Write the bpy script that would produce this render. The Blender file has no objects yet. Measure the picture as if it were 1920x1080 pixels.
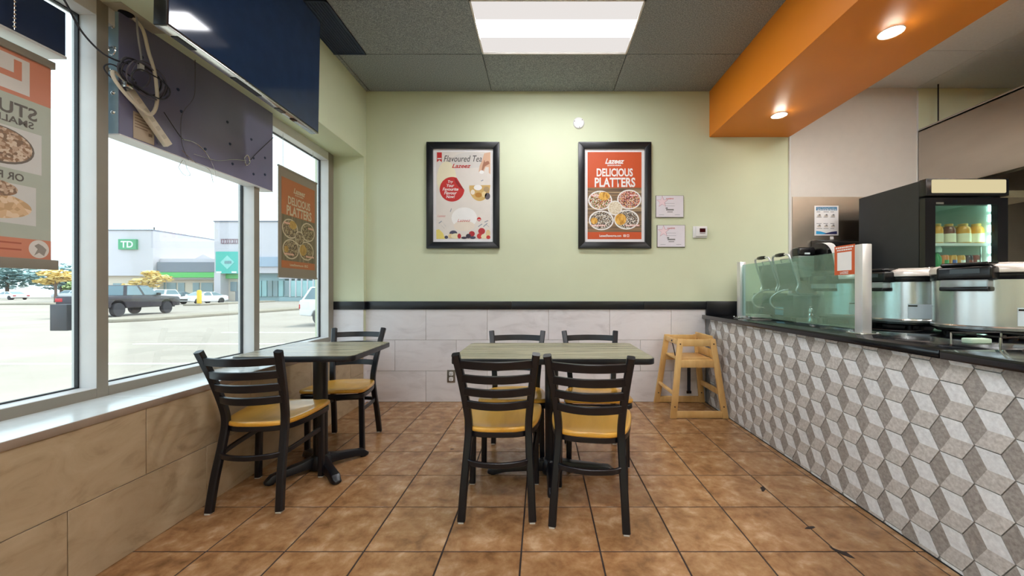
import bpy, bmesh, math, random
from mathutils import Matrix, Vector
random.seed(7)
C = bpy.context.scene.collection
S = bpy.context.scene

# ------------------------------------------------------------------ camera, sky, sun, exposure
CAMH = 1.09
FPX, VPX, VPY = 714.0, 1016.0, 546.0
cam_d = bpy.data.cameras.new('camera'); cam = bpy.data.objects.new('camera', cam_d); C.objects.link(cam)
cam.location = (0, 0, CAMH); cam.rotation_euler = (math.pi/2, 0, 0)
cam_d.sensor_width = 36.0; cam_d.lens = 36.0*FPX/1920.0
cam_d.shift_x = (960-VPX)/1920.0; cam_d.shift_y = (VPY-540)/1920.0
cam_d.clip_start = 0.05; cam_d.clip_end = 500
S.camera = cam
wd = bpy.data.worlds.new('sky'); S.world = wd; wd.use_nodes = True
bg = wd.node_tree.nodes['Background']; bg.inputs[0].default_value = (0.76, 0.91, 1.0, 1); bg.inputs[1].default_value = 2.7
sun_d = bpy.data.lights.new('sun', 'SUN'); sun_d.energy = 4.0; sun_d.angle = 0.01; sun_d.color = (1.0, 0.93, 0.82)
sun = bpy.data.objects.new('sun', sun_d); C.objects.link(sun)
sun.rotation_euler = Vector((-0.30, -0.42, -0.86)).to_track_quat('-Z', 'Y').to_euler()
S.view_settings.view_transform = 'Standard'; S.view_settings.look = 'None'
S.view_settings.gamma = 1.0; S.view_settings.use_curve_mapping = False
S.view_settings.exposure = 0.0
try:
    S.cycles.use_denoising = True; S.cycles.max_bounces = 8; S.cycles.transparent_max_bounces = 24
    S.cycles.caustics_reflective = False; S.cycles.caustics_refractive = False
    S.cycles.sample_clamp_indirect = 6.0
except Exception: pass
LAMP_TROFFER = 44.0     # ceiling light lens emission
LAMP_DOWN = 85.0

# ------------------------------------------------------------------ materials
def lin(c):
    def f(u):
        u /= 255.0
        return u/12.92 if u <= .04045 else ((u+.055)/1.055)**2.4
    return (f(c[0]), f(c[1]), f(c[2]), 1)
MATS = {}
def mat(name, rgb, rough=.5, metal=0.0, var=.06, scale=12.0, bump=0.0, bscale=None, emis=0.0, stretch=None,
        rand=0.0, coat=0.0, spec=.5, alpha=None):
    if name in MATS: return MATS[name]
    m = bpy.data.materials.new(name); m.use_nodes = True; MATS[name] = m
    nt = m.node_tree; N = nt.nodes; L = nt.links; b = N['Principled BSDF']
    base = lin(rgb)
    tc = N.new('ShaderNodeTexCoord'); mp = N.new('ShaderNodeMapping'); L.new(tc.outputs['Object'], mp.inputs[0])
    if stretch: mp.inputs['Scale'].default_value = stretch
    no = N.new('ShaderNodeTexNoise'); no.inputs['Scale'].default_value = scale; no.inputs['Detail'].default_value = 4
    L.new(mp.outputs[0], no.inputs['Vector'])
    rp = N.new('ShaderNodeValToRGB'); e = rp.color_ramp.elements
    e[0].position = .3; e[1].position = .7
    e[0].color = tuple(max(0, x*(1-var)) for x in base[:3])+(1,)
    e[1].color = tuple(min(1, x*(1+var)) for x in base[:3])+(1,)
    L.new(no.outputs['Fac'], rp.inputs[0])
    col = rp.outputs[0]
    if rand:
        oi = N.new('ShaderNodeObjectInfo'); mr = N.new('ShaderNodeMapRange')
        mr.inputs['To Min'].default_value = 1-rand; mr.inputs['To Max'].default_value = 1+rand
        L.new(oi.outputs['Random'], mr.inputs['Value'])
        hs = N.new('ShaderNodeHueSaturation'); L.new(mr.outputs[0], hs.inputs['Value']); L.new(col, hs.inputs['Color']); col = hs.outputs[0]
        ad = N.new('ShaderNodeVectorMath'); ad.operation = 'MULTIPLY_ADD'
        L.new(oi.outputs['Random'], ad.inputs[0]); ad.inputs[1].default_value = (37, 19, 53); L.new(mp.outputs[0], ad.inputs[2])
        L.new(ad.outputs[0], no.inputs['Vector'])
    L.new(col, b.inputs['Base Color'])
    b.inputs['Roughness'].default_value = rough; b.inputs['Metallic'].default_value = metal
    b.inputs['Coat Weight'].default_value = coat; b.inputs['Coat Roughness'].default_value = .08
    b.inputs['Specular IOR Level'].default_value = spec
    if emis:
        L.new(col, b.inputs['Emission Color']); b.inputs['Emission Strength'].default_value = emis
    if bump:
        bn = N.new('ShaderNodeTexNoise'); bn.inputs['Scale'].default_value = bscale or scale*4; bn.inputs['Detail'].default_value = 3
        L.new(mp.outputs[0], bn.inputs['Vector'])
        bm_ = N.new('ShaderNodeBump'); bm_.inputs['Strength'].default_value = bump; bm_.inputs['Distance'].default_value = .01
        L.new(bn.outputs['Fac'], bm_.inputs['Height']); L.new(bm_.outputs[0], b.inputs['Normal'])
    return m
def ramp_mat(name, stops, rough, scale, detail=6, stretch=None, rand=0.0, kind='noise', bump=0.0, metal=0.0, spec=.5, distort=0.0, coat=0.0):
    if name in MATS: return MATS[name]
    m = bpy.data.materials.new(name); m.use_nodes = True; MATS[name] = m
    nt = m.node_tree; N = nt.nodes; L = nt.links; b = N['Principled BSDF']
    tc = N.new('ShaderNodeTexCoord'); mp = N.new('ShaderNodeMapping'); L.new(tc.outputs['Object'], mp.inputs[0])
    if stretch: mp.inputs['Scale'].default_value = stretch
    vec = mp.outputs[0]
    oi = N.new('ShaderNodeObjectInfo')
    if rand:
        ad = N.new('ShaderNodeVectorMath'); ad.operation = 'MULTIPLY_ADD'
        L.new(oi.outputs['Random'], ad.inputs[0]); ad.inputs[1].default_value = (37, 19, 53); L.new(vec, ad.inputs[2]); vec = ad.outputs[0]
    if kind == 'voronoi':
        no = N.new('ShaderNodeTexVoronoi'); no.inputs['Scale'].default_value = scale; L.new(vec, no.inputs['Vector'])
        sp = N.new('ShaderNodeSeparateColor'); L.new(no.outputs['Color'], sp.inputs[0]); fac = sp.outputs[0]
    else:
        no = N.new('ShaderNodeTexNoise'); no.inputs['Scale'].default_value = scale; no.inputs['Detail'].default_value = detail
        no.inputs['Roughness'].default_value = .62; no.inputs['Distortion'].default_value = distort
        L.new(vec, no.inputs['Vector']); fac = no.outputs['Fac']
    rp = N.new('ShaderNodeValToRGB'); cr = rp.color_ramp
    if kind == 'voronoi': cr.interpolation = 'CONSTANT'
    while len(cr.elements) < len(stops): cr.elements.new(.5)
    for e, (p, c) in zip(cr.elements, stops): e.position = p; e.color = lin(c)
    L.new(fac, rp.inputs[0]); col = rp.outputs[0]
    if rand:
        mr = N.new('ShaderNodeMapRange'); mr.inputs['To Min'].default_value = 1-rand; mr.inputs['To Max'].default_value = 1+rand
        L.new(oi.outputs['Random'], mr.inputs['Value'])
        hs = N.new('ShaderNodeHueSaturation'); L.new(mr.outputs[0], hs.inputs['Value']); L.new(col, hs.inputs['Color']); col = hs.outputs[0]
    L.new(col, b.inputs['Base Color'])
    b.inputs['Roughness'].default_value = rough; b.inputs['Metallic'].default_value = metal; b.inputs['Specular IOR Level'].default_value = spec
    b.inputs['Coat Weight'].default_value = coat; b.inputs['Coat Roughness'].default_value = .1
    if bump:
        bm_ = N.new('ShaderNodeBump'); bm_.inputs['Strength'].default_value = bump; bm_.inputs['Distance'].default_value = .004
        L.new(fac, bm_.inputs['Height']); L.new(bm_.outputs[0], b.inputs['Normal'])
    return m
def emit(name, rgb, strength):
    if name in MATS: return MATS[name]
    m = bpy.data.materials.new(name); m.use_nodes = True; MATS[name] = m
    nt = m.node_tree; nt.nodes.clear()
    o = nt.nodes.new('ShaderNodeOutputMaterial'); e = nt.nodes.new('ShaderNodeEmission')
    e.inputs[0].default_value = lin(rgb); e.inputs[1].default_value = strength; nt.links.new(e.outputs[0], o.inputs[0])
    return m
def glass(name, tint, gloss=1.0, rough=.0, milk=0.0, milk_rgb=(255, 255, 255)):
    if name in MATS: return MATS[name]
    m = bpy.data.materials.new(name); m.use_nodes = True; MATS[name] = m
    nt = m.node_tree; nt.nodes.clear(); N = nt.nodes; L = nt.links
    o = N.new('ShaderNodeOutputMaterial'); t = N.new('ShaderNodeBsdfTransparent'); g = N.new('ShaderNodeBsdfGlossy')
    t.inputs[0].default_value = lin(tint); g.inputs['Roughness'].default_value = rough
    fr = N.new('ShaderNodeFresnel'); fr.inputs[0].default_value = 1.45
    mu = N.new('ShaderNodeMath'); mu.operation = 'MULTIPLY'; mu.inputs[1].default_value = gloss; L.new(fr.outputs[0], mu.inputs[0])
    mx = N.new('ShaderNodeMixShader'); L.new(mu.outputs[0], mx.inputs[0]); L.new(t.outputs[0], mx.inputs[1]); L.new(g.outputs[0], mx.inputs[2])
    out = mx.outputs[0]
    if milk:
        d = N.new('ShaderNodeBsdfDiffuse'); d.inputs[0].default_value = lin(milk_rgb)
        m2 = N.new('ShaderNodeMixShader'); m2.inputs[0].default_value = milk; L.new(out, m2.inputs[1]); L.new(d.outputs[0], m2.inputs[2]); out = m2.outputs[0]
    L.new(out, o.inputs[0])
    return m

M_green = mat('green_wall_paint', (212, 219, 188), .55, var=.02, scale=3, bump=.05, bscale=180)
M_orange = mat('orange_paint', (244, 144, 26), .5, var=.02, scale=3)
M_ceil = ramp_mat('dark_speckled_ceiling_tile', [(.36, (112, 119, 124)), (.58, (154, 161, 166)), (.68, (178, 183, 186))], .85, 130, detail=3, rand=.03, bump=.2)
M_ceilw = mat('white_ceiling_tile', (240, 239, 235), .9, var=.03, scale=60, rand=.03)
M_grid = mat('ceiling_grid_paint', (132, 138, 142), .7)
M_gridw = mat('white_grid', (215, 213, 206), .7)
M_grout = mat('dark_brown_grout', (40, 27, 22), .8)
M_floor = ramp_mat('terracotta_floor_tile', [(.24, (108, 74, 44)), (.42, (146, 105, 67)), (.56, (166, 125, 86)), (.74, (196, 163, 128))], .27, 11, detail=10, rand=.05, bump=.12, spec=.6, distort=.25)
M_tile = ramp_mat('pale_stone_wall_tile', [(.28, (206, 201, 202)), (.48, (224, 220, 222)), (.75, (231, 228, 230))], .35, 3.2, detail=8, stretch=(1, 1, 2.6), rand=.025, distort=.8)
M_tile_l = ramp_mat('sand_stone_wall_tile', [(.25, (144, 123, 94)), (.45, (178, 157, 126)), (.75, (194, 174, 144))], .38, 3.0, detail=9, stretch=(1, 1.4, 2.6), rand=.03, distort=1.1)
M_tgrout = mat('grey_grout', (168, 158, 148), .8)
M_sill = ramp_mat('glazed_sill_tile', [(.3, (206, 212, 212)), (.7, (222, 228, 228))], .17, 5, rand=.02)
M_sedge = mat('sill_edge_strip', (150, 132, 116), .5)
M_black = mat('black_trim_paint', (17, 18, 24), .32, var=.1)
M_alu = mat('white_aluminium', (216, 216, 216), .4, var=.02)
M_alud = mat('taupe_and_shaded_aluminium', (138, 130, 118), .42, var=.03)  # taupe poster rails; also painted shade on the window frame
M_gasket = mat('black_gasket', (25, 28, 32), .6)
M_pane = glass('window_glass', (250, 254, 254), .22, milk=.02)
M_chair = mat('black_metal_frame', (9, 10, 18), .34, var=.1, scale=30, spec=.5)
M_seat = ramp_mat('amber_wood_seat', [(.3, (204, 146, 46)), (.5, (220, 164, 62)), (.7, (230, 176, 78))], .28, 9, detail=5, stretch=(1, .12, 1), rand=.03, coat=.3)
M_glide = mat('white_glide', (200, 198, 190), .5)
M_lam = ramp_mat('striped_grey_laminate', [(.34, (92, 86, 70)), (.46, (156, 150, 126)), (.56, (172, 166, 142)), (.64, (104, 98, 80))], .24, 30, detail=3, stretch=(.04, 1.6, 1))
M_wood = ramp_mat('blond_wood', [(.3, (204, 158, 94)), (.55, (222, 180, 116)), (.75, (232, 196, 136))], .45, 10, detail=4, stretch=(1, 1, .15), rand=.03)
M_strap = mat('dark_strap', (32, 34, 48), .7)
M_screw = mat('dark_screw', (60, 44, 28), .5)
M_steel = mat('brushed_steel', (196, 194, 190), .24, 1.0, var=.05, scale=40, stretch=(1, 1, .02))
M_steelh = mat('brushed_steel_hood', (190, 182, 172), .30, 1.0, var=.06, scale=6, stretch=(1, .35, 1), bump=.9, bscale=1.6)
M_steelp = mat('brushed_steel_sheet', (184, 174, 160), .34, 1.0, var=.06, scale=5, bump=.05, bscale=4)
M_chrome = mat('polished_chrome', (220, 222, 224), .12, 1.0, var=.02)
M_counter = mat('black_countertop', (15, 16, 20), .12, var=.2, scale=60)
M_cedge = mat('black_counter_edge', (30, 32, 38), .3, var=.1)
M_hexw = ramp_mat('hex_white_stone', [(.3, (208, 209, 211)), (.7, (236, 238, 240))], .5, 60, rand=.04)
M_hexm = ramp_mat('hex_grey_stone', [(.3, (172, 166, 161)), (.7, (214, 210, 206))], .55, 75, rand=.05)
M_hexd = ramp_mat('hex_taupe_stone', [(.3, (130, 123, 118)), (.7, (174, 168, 163))], .55, 75, rand=.06)
M_hgrout = mat('hex_grout', (120, 120, 120), .8)
M_sguard = glass('green_guard_glass', (230, 248, 245), .5, milk=.018, milk_rgb=(180, 225, 212))
M_white = mat('white_panel', (214, 208, 200), .5, var=.02)
M_wplastic = mat('white_plastic', (228, 228, 228), .35, var=.02)
M_bplastic = mat('black_plastic', (14, 14, 17), .25, var=.1)
M_fridge = mat('black_cooler_cabinet', (34, 37, 42), .38, var=.08)
M_tv = mat('dark_glossy_screen', (28, 46, 76), .07, var=.1, spec=.3)
M_navy = mat('dark_navy_panel', (112, 110, 140), .30, var=.10, scale=3, spec=.6)
M_navy2 = mat('navy_metal', (26, 42, 74), .5, var=.1)
M_paper = mat('white_paper', (232, 230, 230), .6, var=.01)
def ink(name, rgb, rough=.5): return mat('print_'+name, rgb, rough, var=.02)

# ------------------------------------------------------------------ mesh helper
class MB:
    def __init__(s): s.v = []; s.f = []; s.m = []
    def add(s, vs, fs, m=0, M=None):
        o = len(s.v)
        for p in vs:
            p = Vector(p); s.v.append(M @ p if M is not None else p)
        for f in fs: s.f.append([o+i for i in f]); s.m.append(m)
        return s
    def box(s, x0, y0, z0, x1, y1, z1, m=0, M=None):
        if x0 > x1: x0, x1 = x1, x0
        if y0 > y1: y0, y1 = y1, y0
        if z0 > z1: z0, z1 = z1, z0
        return s.add([(x0, y0, z0), (x1, y0, z0), (x1, y1, z0), (x0, y1, z0), (x0, y0, z1), (x1, y0, z1), (x1, y1, z1), (x0, y1, z1)],
                     [(3, 2, 1, 0), (4, 5, 6, 7), (0, 1, 5, 4), (1, 2, 6, 5), (2, 3, 7, 6), (3, 0, 4, 7)], m, M)
    def prism(s, poly, z0, z1, m=0, M=None, mside=None, caps=True):
        n = len(poly)
        vs = [(p[0], p[1], z0) for p in poly]+[(p[0], p[1], z1) for p in poly]
        if caps: s.add(vs, [tuple(range(n-1, -1, -1)), tuple(range(n, 2*n))], m, M); s_ = len(s.v)-2*n
        else: s.add(vs, [], m, M); s_ = len(s.v)-2*n
        for i in range(n):
            j = (i+1) % n
            s.f.append([s_+i, s_+j, s_+n+j, s_+n+i]); s.m.append(m if mside is None else mside)
        return s
    def poly(s, pts, m=0, M=None):
        return s.add(pts, [tuple(range(len(pts)))], m, M)
    def lathe(s, prof, n=32, m=0, M=None, a0=0, a1=2*math.pi):
        full = abs(a1-a0-2*math.pi) < 1e-6
        k = n if full else n+1
        vs = []
        for r, z in prof:
            for i in range(k):
                a = a0+(a1-a0)*i/n; vs.append((r*math.cos(a), r*math.sin(a), z))
        fs = []
        for j in range(len(prof)-1):
            for i in range(n):
                i2 = (i+1) % k if full else i+1
                fs.append((j*k+i, j*k+i2, (j+1)*k+i2, (j+1)*k+i))
        if full:
            if prof[0][0] > 1e-6: fs.append(tuple(range(k-1, -1, -1)))
            if prof[-1][0] > 1e-6: fs.append(tuple((len(prof)-1)*k+i for i in range(k)))
        return s.add(vs, fs, m, M)
    def sweep(s, pts, sec, m=0, closed=False, up=(0, 0, 1), M=None, caps=True):
        # sec: list of (a,b) offsets along (side, upish); parallel-ish frames
        P = [Vector(p) for p in pts]; n = len(P); k = len(sec); vs = []; prev = None
        for i in range(n):
            if closed: t = P[(i+1) % n]-P[i-1]
            else: t = P[min(i+1, n-1)]-P[max(i-1, 0)]
            t.normalize()
            u = Vector(up) if prev is None else prev
            u = u-t*u.dot(t)
            if u.length < 1e-4: u = Vector((0, 1, 0))-t*t.y
            if u.length < 1e-4: u = Vector((1, 0, 0))-t*t.x
            u.normalize(); prev = u
            sd = t.cross(u)
            for a, b in sec: vs.append(P[i]+sd*a+u*b)
        fs = []
        for i in range(n if closed else n-1):
            i2 = (i+1) % n
            for j in range(k):
                j2 = (j+1) % k
                fs.append((i*k+j, i*k+j2, i2*k+j2, i2*k+j))
        if caps and not closed:
            fs.append(tuple(range(k-1, -1, -1))); fs.append(tuple((n-1)*k+j for j in range(k)))
        return s.add(vs, fs, m, M)
    def tube(s, pts, r, n=8, m=0, closed=False, M=None):
        return s.sweep(pts, [(r*math.cos(2*math.pi*j/n), r*math.sin(2*math.pi*j/n)) for j in range(n)], m, closed, (0.123, 0.31, 1), M)
    def bar(s, pts, w, h, m=0, up=(0, 0, 1), closed=False, M=None):
        c = min(w, h)*.18
        x, y = w/2, h/2
        return s.sweep(pts, [(-x+c, -y), (x-c, -y), (x, -y+c), (x, y-c), (x-c, y), (-x+c, y), (-x, y-c), (-x, -y+c)], m, closed, up, M)
    def build(s, name, mats, parent=None, bevel=0, seg=2, sharp=38, M=None, kind=None):
        me = bpy.data.meshes.new(name)
        me.from_pydata([tuple(v) for v in s.v], [], s.f)
        if not isinstance(mats, (list, tuple)): mats = [mats]
        for x in mats: me.materials.append(x)
        me.polygons.foreach_set('material_index', s.m)
        bm = bmesh.new(); bm.from_mesh(me)
        bmesh.ops.remove_doubles(bm, verts=bm.verts, dist=1e-6)
        bmesh.ops.recalc_face_normals(bm, faces=bm.faces)
        if bevel:
            es = [e for e in bm.edges if len(e.link_faces) == 2 and e.calc_face_angle(0) > math.radians(30)]
            bmesh.ops.bevel(bm, geom=es, offset=bevel, segments=seg, affect='EDGES', clamp_overlap=True, profile=.5)
        bm.to_mesh(me); bm.free()
        me.polygons.foreach_set('use_smooth', [True]*len(me.polygons))
        try: me.set_sharp_from_angle(angle=math.radians(sharp))
        except Exception: pass
        o = bpy.data.objects.new(name, me); C.objects.link(o)
        if parent is not None: o.parent = parent
        if M is not None: o.matrix_local = M
        if kind: o['kind'] = kind
        return o
def link_mesh(name, me, parent=None, loc=(0, 0, 0), rotz=0):
    o = bpy.data.objects.new(name, me); C.objects.link(o)
    if parent is not None: o.parent = parent
    o.location = loc; o.rotation_euler = (0, 0, rotz)
    return o
def tag(o, label, cat, group=None):
    o['label'] = label; o['category'] = cat
    if group: o['group'] = group
    return o
def thing(name, label, cat, loc=(0, 0, 0), rotz=0, group=None, M=None):
    o = bpy.data.objects.new(name, None); C.objects.link(o); o.empty_display_size = .05
    if M is not None: o.matrix_world = M
    else: o.location = loc; o.rotation_euler = (0, 0, rotz)
    return tag(o, label, cat, group)
def struct(o, label=None):
    o['kind'] = 'structure'
    if label: o['label'] = label
    return o
def sempty(name, label=None, loc=(0, 0, 0)):
    o = bpy.data.objects.new(name, None); C.objects.link(o); o.location = loc; o.empty_display_size = .05
    return struct(o, label)
def copy_tree(o, parent=None):
    c = o.copy(); C.objects.link(c); c.parent = parent
    for ch in list(o.children): copy_tree(ch, c)
    return c
TH = 0.0115                                   # the window wall is turned slightly from the floor grid
RL = Matrix.Rotation(TH, 4, 'Z')
def turn(o):
    o.location = RL @ o.location; o.rotation_euler.z += TH; return o
def catmull(pts, k=6, closed=False):
    P = [Vector(p) for p in pts]; n = len(P); out = []
    rng = range(n) if closed else range(n-1)
    for i in rng:
        if closed: p0, p1, p2, p3 = P[i-1], P[i], P[(i+1) % n], P[(i+2) % n]
        else: p0, p1, p2, p3 = P[max(i-1, 0)], P[i], P[i+1], P[min(i+2, n-1)]
        for j in range(k):
            t = j/k
            out.append(.5*((2*p1)+(p2-p0)*t+(2*p0-5*p1+4*p2-p3)*t*t+(3*p1-p0-3*p2+p3)*t**3))
    if not closed: out.append(P[-1])
    return out
def rrect(x0, y0, x1, y1, r, k=5):
    out = []
    for cx, cy, a in ((x1-r, y1-r, 0), (x0+r, y1-r, 90), (x0+r, y0+r, 180), (x1-r, y0+r, 270)):
        for i in range(k+1):
            t = math.radians(a+90*i/k); out.append((cx+r*math.cos(t), cy+r*math.sin(t)))
    return out
def ellipse(cx, cy, rx, ry, n=28): return [(cx+rx*math.cos(2*math.pi*i/n), cy+ry*math.sin(2*math.pi*i/n)) for i in range(n)]
def text(name, s, cx, cy, w, h, z, m, parent, shear=0.0, bold=0.0, M=None, align=None, depth=.0008):
    """lettering fitted to the box w x h about (cx, cy) in the parent's local plane"""
    cu = bpy.data.curves.new(name, 'FONT'); cu.body = s; cu.align_x = 'CENTER'; cu.align_y = 'CENTER'; cu.size = 1
    cu.shear = shear; cu.offset = bold; cu.extrude = 0; cu.resolution_u = 3; cu.space_line = .9
    ob = bpy.data.objects.new(name, cu); C.objects.link(ob)
    dg = bpy.context.evaluated_depsgraph_get(); me = bpy.data.meshes.new_from_object(ob.evaluated_get(dg))
    bpy.data.objects.remove(ob); bpy.data.curves.remove(cu)
    xs = [v.co.x for v in me.vertices]; ys = [v.co.y for v in me.vertices]
    if not xs: return None
    sx = w/(max(xs)-min(xs)); sy = h/(max(ys)-min(ys)) if h else sx
    mx, my = (max(xs)+min(xs))/2, (max(ys)+min(ys))/2
    for v in me.vertices: v.co = Vector(((v.co.x-mx)*sx+cx, (v.co.y-my)*sy+cy, z))
    me.materials.clear(); me.materials.append(m)
    o = bpy.data.objects.new(name, me); C.objects.link(o)
    if parent is not None: o.parent = parent
    if M is not None: o.matrix_local = M
    return o
def wallM(x, y, z):          # local x right, y up, z out of a wall that faces the camera (-Y)
    return Matrix(((1, 0, 0, x), (0, 0, -1, y), (0, 1, 0, z), (0, 0, 0, 1)))
def leftM(x, y, z):          # same for a surface that faces +X (window wall, seen from the room)
    return Matrix(((0, 0, 1, x), (1, 0, 0, y), (0, 1, 0, z), (0, 0, 0, 1)))
def rightM(x, y, z):         # for a surface that faces -X (service side)
    return Matrix(((0, 0, -1, x), (-1, 0, 0, y), (0, 1, 0, z), (0, 0, 0, 1)))

# ------------------------------------------------------------------ room shell
YB, CZ = 3.76, 3.06
XL, XR, YF = -1.69, 5.2, -3.2
# floor
fl = struct(MB().box(-1.85, YF, -.12, XR, YB+.05, -.0022).build('floor', M_grout), 'brown ceramic tile floor with dark grout lines')
P_ = .3303; X0F, Y0F = -1.407, 1.595; G_ = .0034
tm = MB().box(-P_/2+G_, -P_/2+G_, -.012, P_/2-G_, P_/2-G_, 0).build('floor_tile', M_floor, fl, bevel=.0009, seg=1)
full = tm.data; bpy.data.objects.remove(tm)
for j in range(-6, 7):
    for i in range(-2, 10):
        xa, xb = X0F+i*P_, X0F+(i+1)*P_; ya, yb = Y0F+j*P_, Y0F+(j+1)*P_
        if ya > YB-.01 or xa > 1.60 or xb < -1.76: continue
        if xa > -1.75 and xb < 1.61 and yb < YB:
            link_mesh('floor_tile', full, fl, ((xa+xb)/2, (ya+yb)/2, 0))
        else:
            xa, xb, yb = max(xa, -1.76), min(xb, 1.612), min(yb, YB)
            if xb-xa < .02: continue
            cx, cy = (xa+xb)/2, (ya+yb)/2
            MB().box(xa-cx+G_, ya-cy+G_, -.012, xb-cx-G_, yb-cy-G_, 0).build('floor_tile', M_floor, fl, bevel=.0009, seg=1, M=Matrix.Translation((cx, cy, 0)))
MB().box(-1.76, YF, -.002, 1.612, -.39, 0).build('floor_or_bounce_field', M_floor, fl)
MB().box(2.70, YF, -.002, XR, YB, .001).build('floor_or_bounce_field', mat('pale_bounce_floor', (190, 184, 176), .45, var=.05), fl)  # unseen kitchen floor, added pale to bounce light up to the ceiling
for (cx, cy, r, a) in ((1.22, 2.10, .03, 1.0), (1.235, 1.755, .022, .4), (1.25, 1.585, .034, -.9), (.925, 2.66, .014, 0), (-.62, 2.63, .012, 0)):
    pts = []
    for k in range(9):
        t = 2*math.pi*k/9; rr = r*(.55+.5*random.random())
        u, v = rr*1.5*math.cos(t), rr*.55*math.sin(t)
        pts.append((cx+u*math.cos(a)-v*math.sin(a), cy+u*math.sin(a)+v*math.cos(a)))
    MB().prism(pts, 0, .0012).build('chipped_patch', M_grout, fl)

# back wall
wb = struct(MB().box(-1.9, YB, -.1, XR, YB+.15, CZ+.1).build('wall_back', M_green), 'pale green painted back wall above stone tiles')
MB().box(-1.80, YB-.004, 0, 1.62, YB, .93).build('tile_grout', M_tgrout, wb)
def wall_tiles(parent, joints, z0, z1, face, m, axis):
    for a, b in zip(joints[:-1], joints[1:]):
        c, h = (a+b)/2, (b-a)/2-.0016
        if axis == 'x':
            MB().box(-h, 0, -(z1-z0)/2+.0016, h, .008, (z1-z0)/2-.0016).build('wall_tile', m, parent, bevel=.001, seg=1, M=Matrix.Translation((c, face, (z0+z1)/2)))
        else:
            MB().box(-.008, -h, -(z1-z0)/2+.0016, 0, h, (z1-z0)/2-.0016).build('wall_tile', m, parent, bevel=.001, seg=1, M=Matrix.Translation((face, c, (z0+z1)/2)))
jA = [-1.745, -1.142, -.537, .066, .668, 1.274, 1.61]
jB = [-1.745, -1.447, -.842, -.237, .366, .969, 1.574, 1.61]
wall_tiles(wb, jA, .61, .911, YB-.011, M_tile, 'x')
wall_tiles(wb, jB, .305, .61, YB-.011, M_tile, 'x')
wall_tiles(wb, jA, 0, .305, YB-.011, M_tile, 'x')
struct(MB().box(-1.735, YB-.022, .911, -.3, YB, .99).box(-.298, YB-.022, .911, 1.0, YB, .99).box(1.002, YB-.022, .911, 2.437, YB, .99).build('trim_1', M_black, bevel=.002), 'black chair rail along the back wall')

# window wall (frame of reference turned by TH)
SZ = .612
wl = struct(MB().box(-2.16, -2.6, -.5, XL-.010, 3.80, .585).build('wall_left', M_tile_l), 'low tiled wall under the windows with deep sill')
MB().box(XL-.010, -2.6, 0, XL-.006, 3.71, .585).build('tile_grout', M_tgrout, wl)
jU = [-.145, .455, 1.06, 1.665, 2.265, 2.865, 3.465, 3.73]; jD = [-.44, .165, .77, 1.39, 1.965, 2.565, 3.165, 3.73]
wall_tiles(wl, jU, .298, .585, XL, M_tile_l, 'y'); wall_tiles(wl, jD, 0, .298, XL, M_tile_l, 'y')
sj = [-1.26, -.66, -.06, .54, 1.13, 1.755, 2.355, 2.955, 3.555, 3.715]
for a, b in zip(sj[:-1], sj[1:]):
    MB().box(-.19, -(b-a)/2+.0015, -.018, .19, (b-a)/2-.0015, 0).build('sill_tile', M_sill, wl, bevel=.0015, seg=1, M=Matrix.Translation((-1.878, (a+b)/2, SZ)))
MB().box(-2.1, -1.3, .585, XL-.006, 3.715, SZ-.018).build('sill_bed', M_tgrout, wl)
MB().box(XL-.006, -1.3, .583, XL+.004, 3.715, SZ+.001).build('sill_nosing', M_sedge, wl, bevel=.002)
turn(wl)
HZ = 2.40
bh = struct(MB().box(-2.16, -2.6, HZ, XL, 3.80, CZ+.1).build('wall_left', M_green), 'green painted bulkhead above the windows'); turn(bh)
rc = struct(MB().box(-2.16, 3.725, -.4, XL, 3.90, HZ).build('wall_left', M_green), 'pale green window reveal beside the back corner')
MB().box(-2.06, 3.717, .60, XL-.002, 3.725, .911).build('wall_tile', M_tile, rc, bevel=.001, seg=1)
MB().box(-2.06, 3.708, .911, XL+.003, 3.725, .99).build('rail', M_black, rc, bevel=.002)
MB().box(XL-.002, 3.715, 0, XL+.008, 3.80, .585).build('wall_tile', M_tile, rc)
MB().box(XL-.002, 3.712, .911, XL+.010, 3.80, .99).build('rail_end', M_black, rc)
turn(rc)
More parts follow.
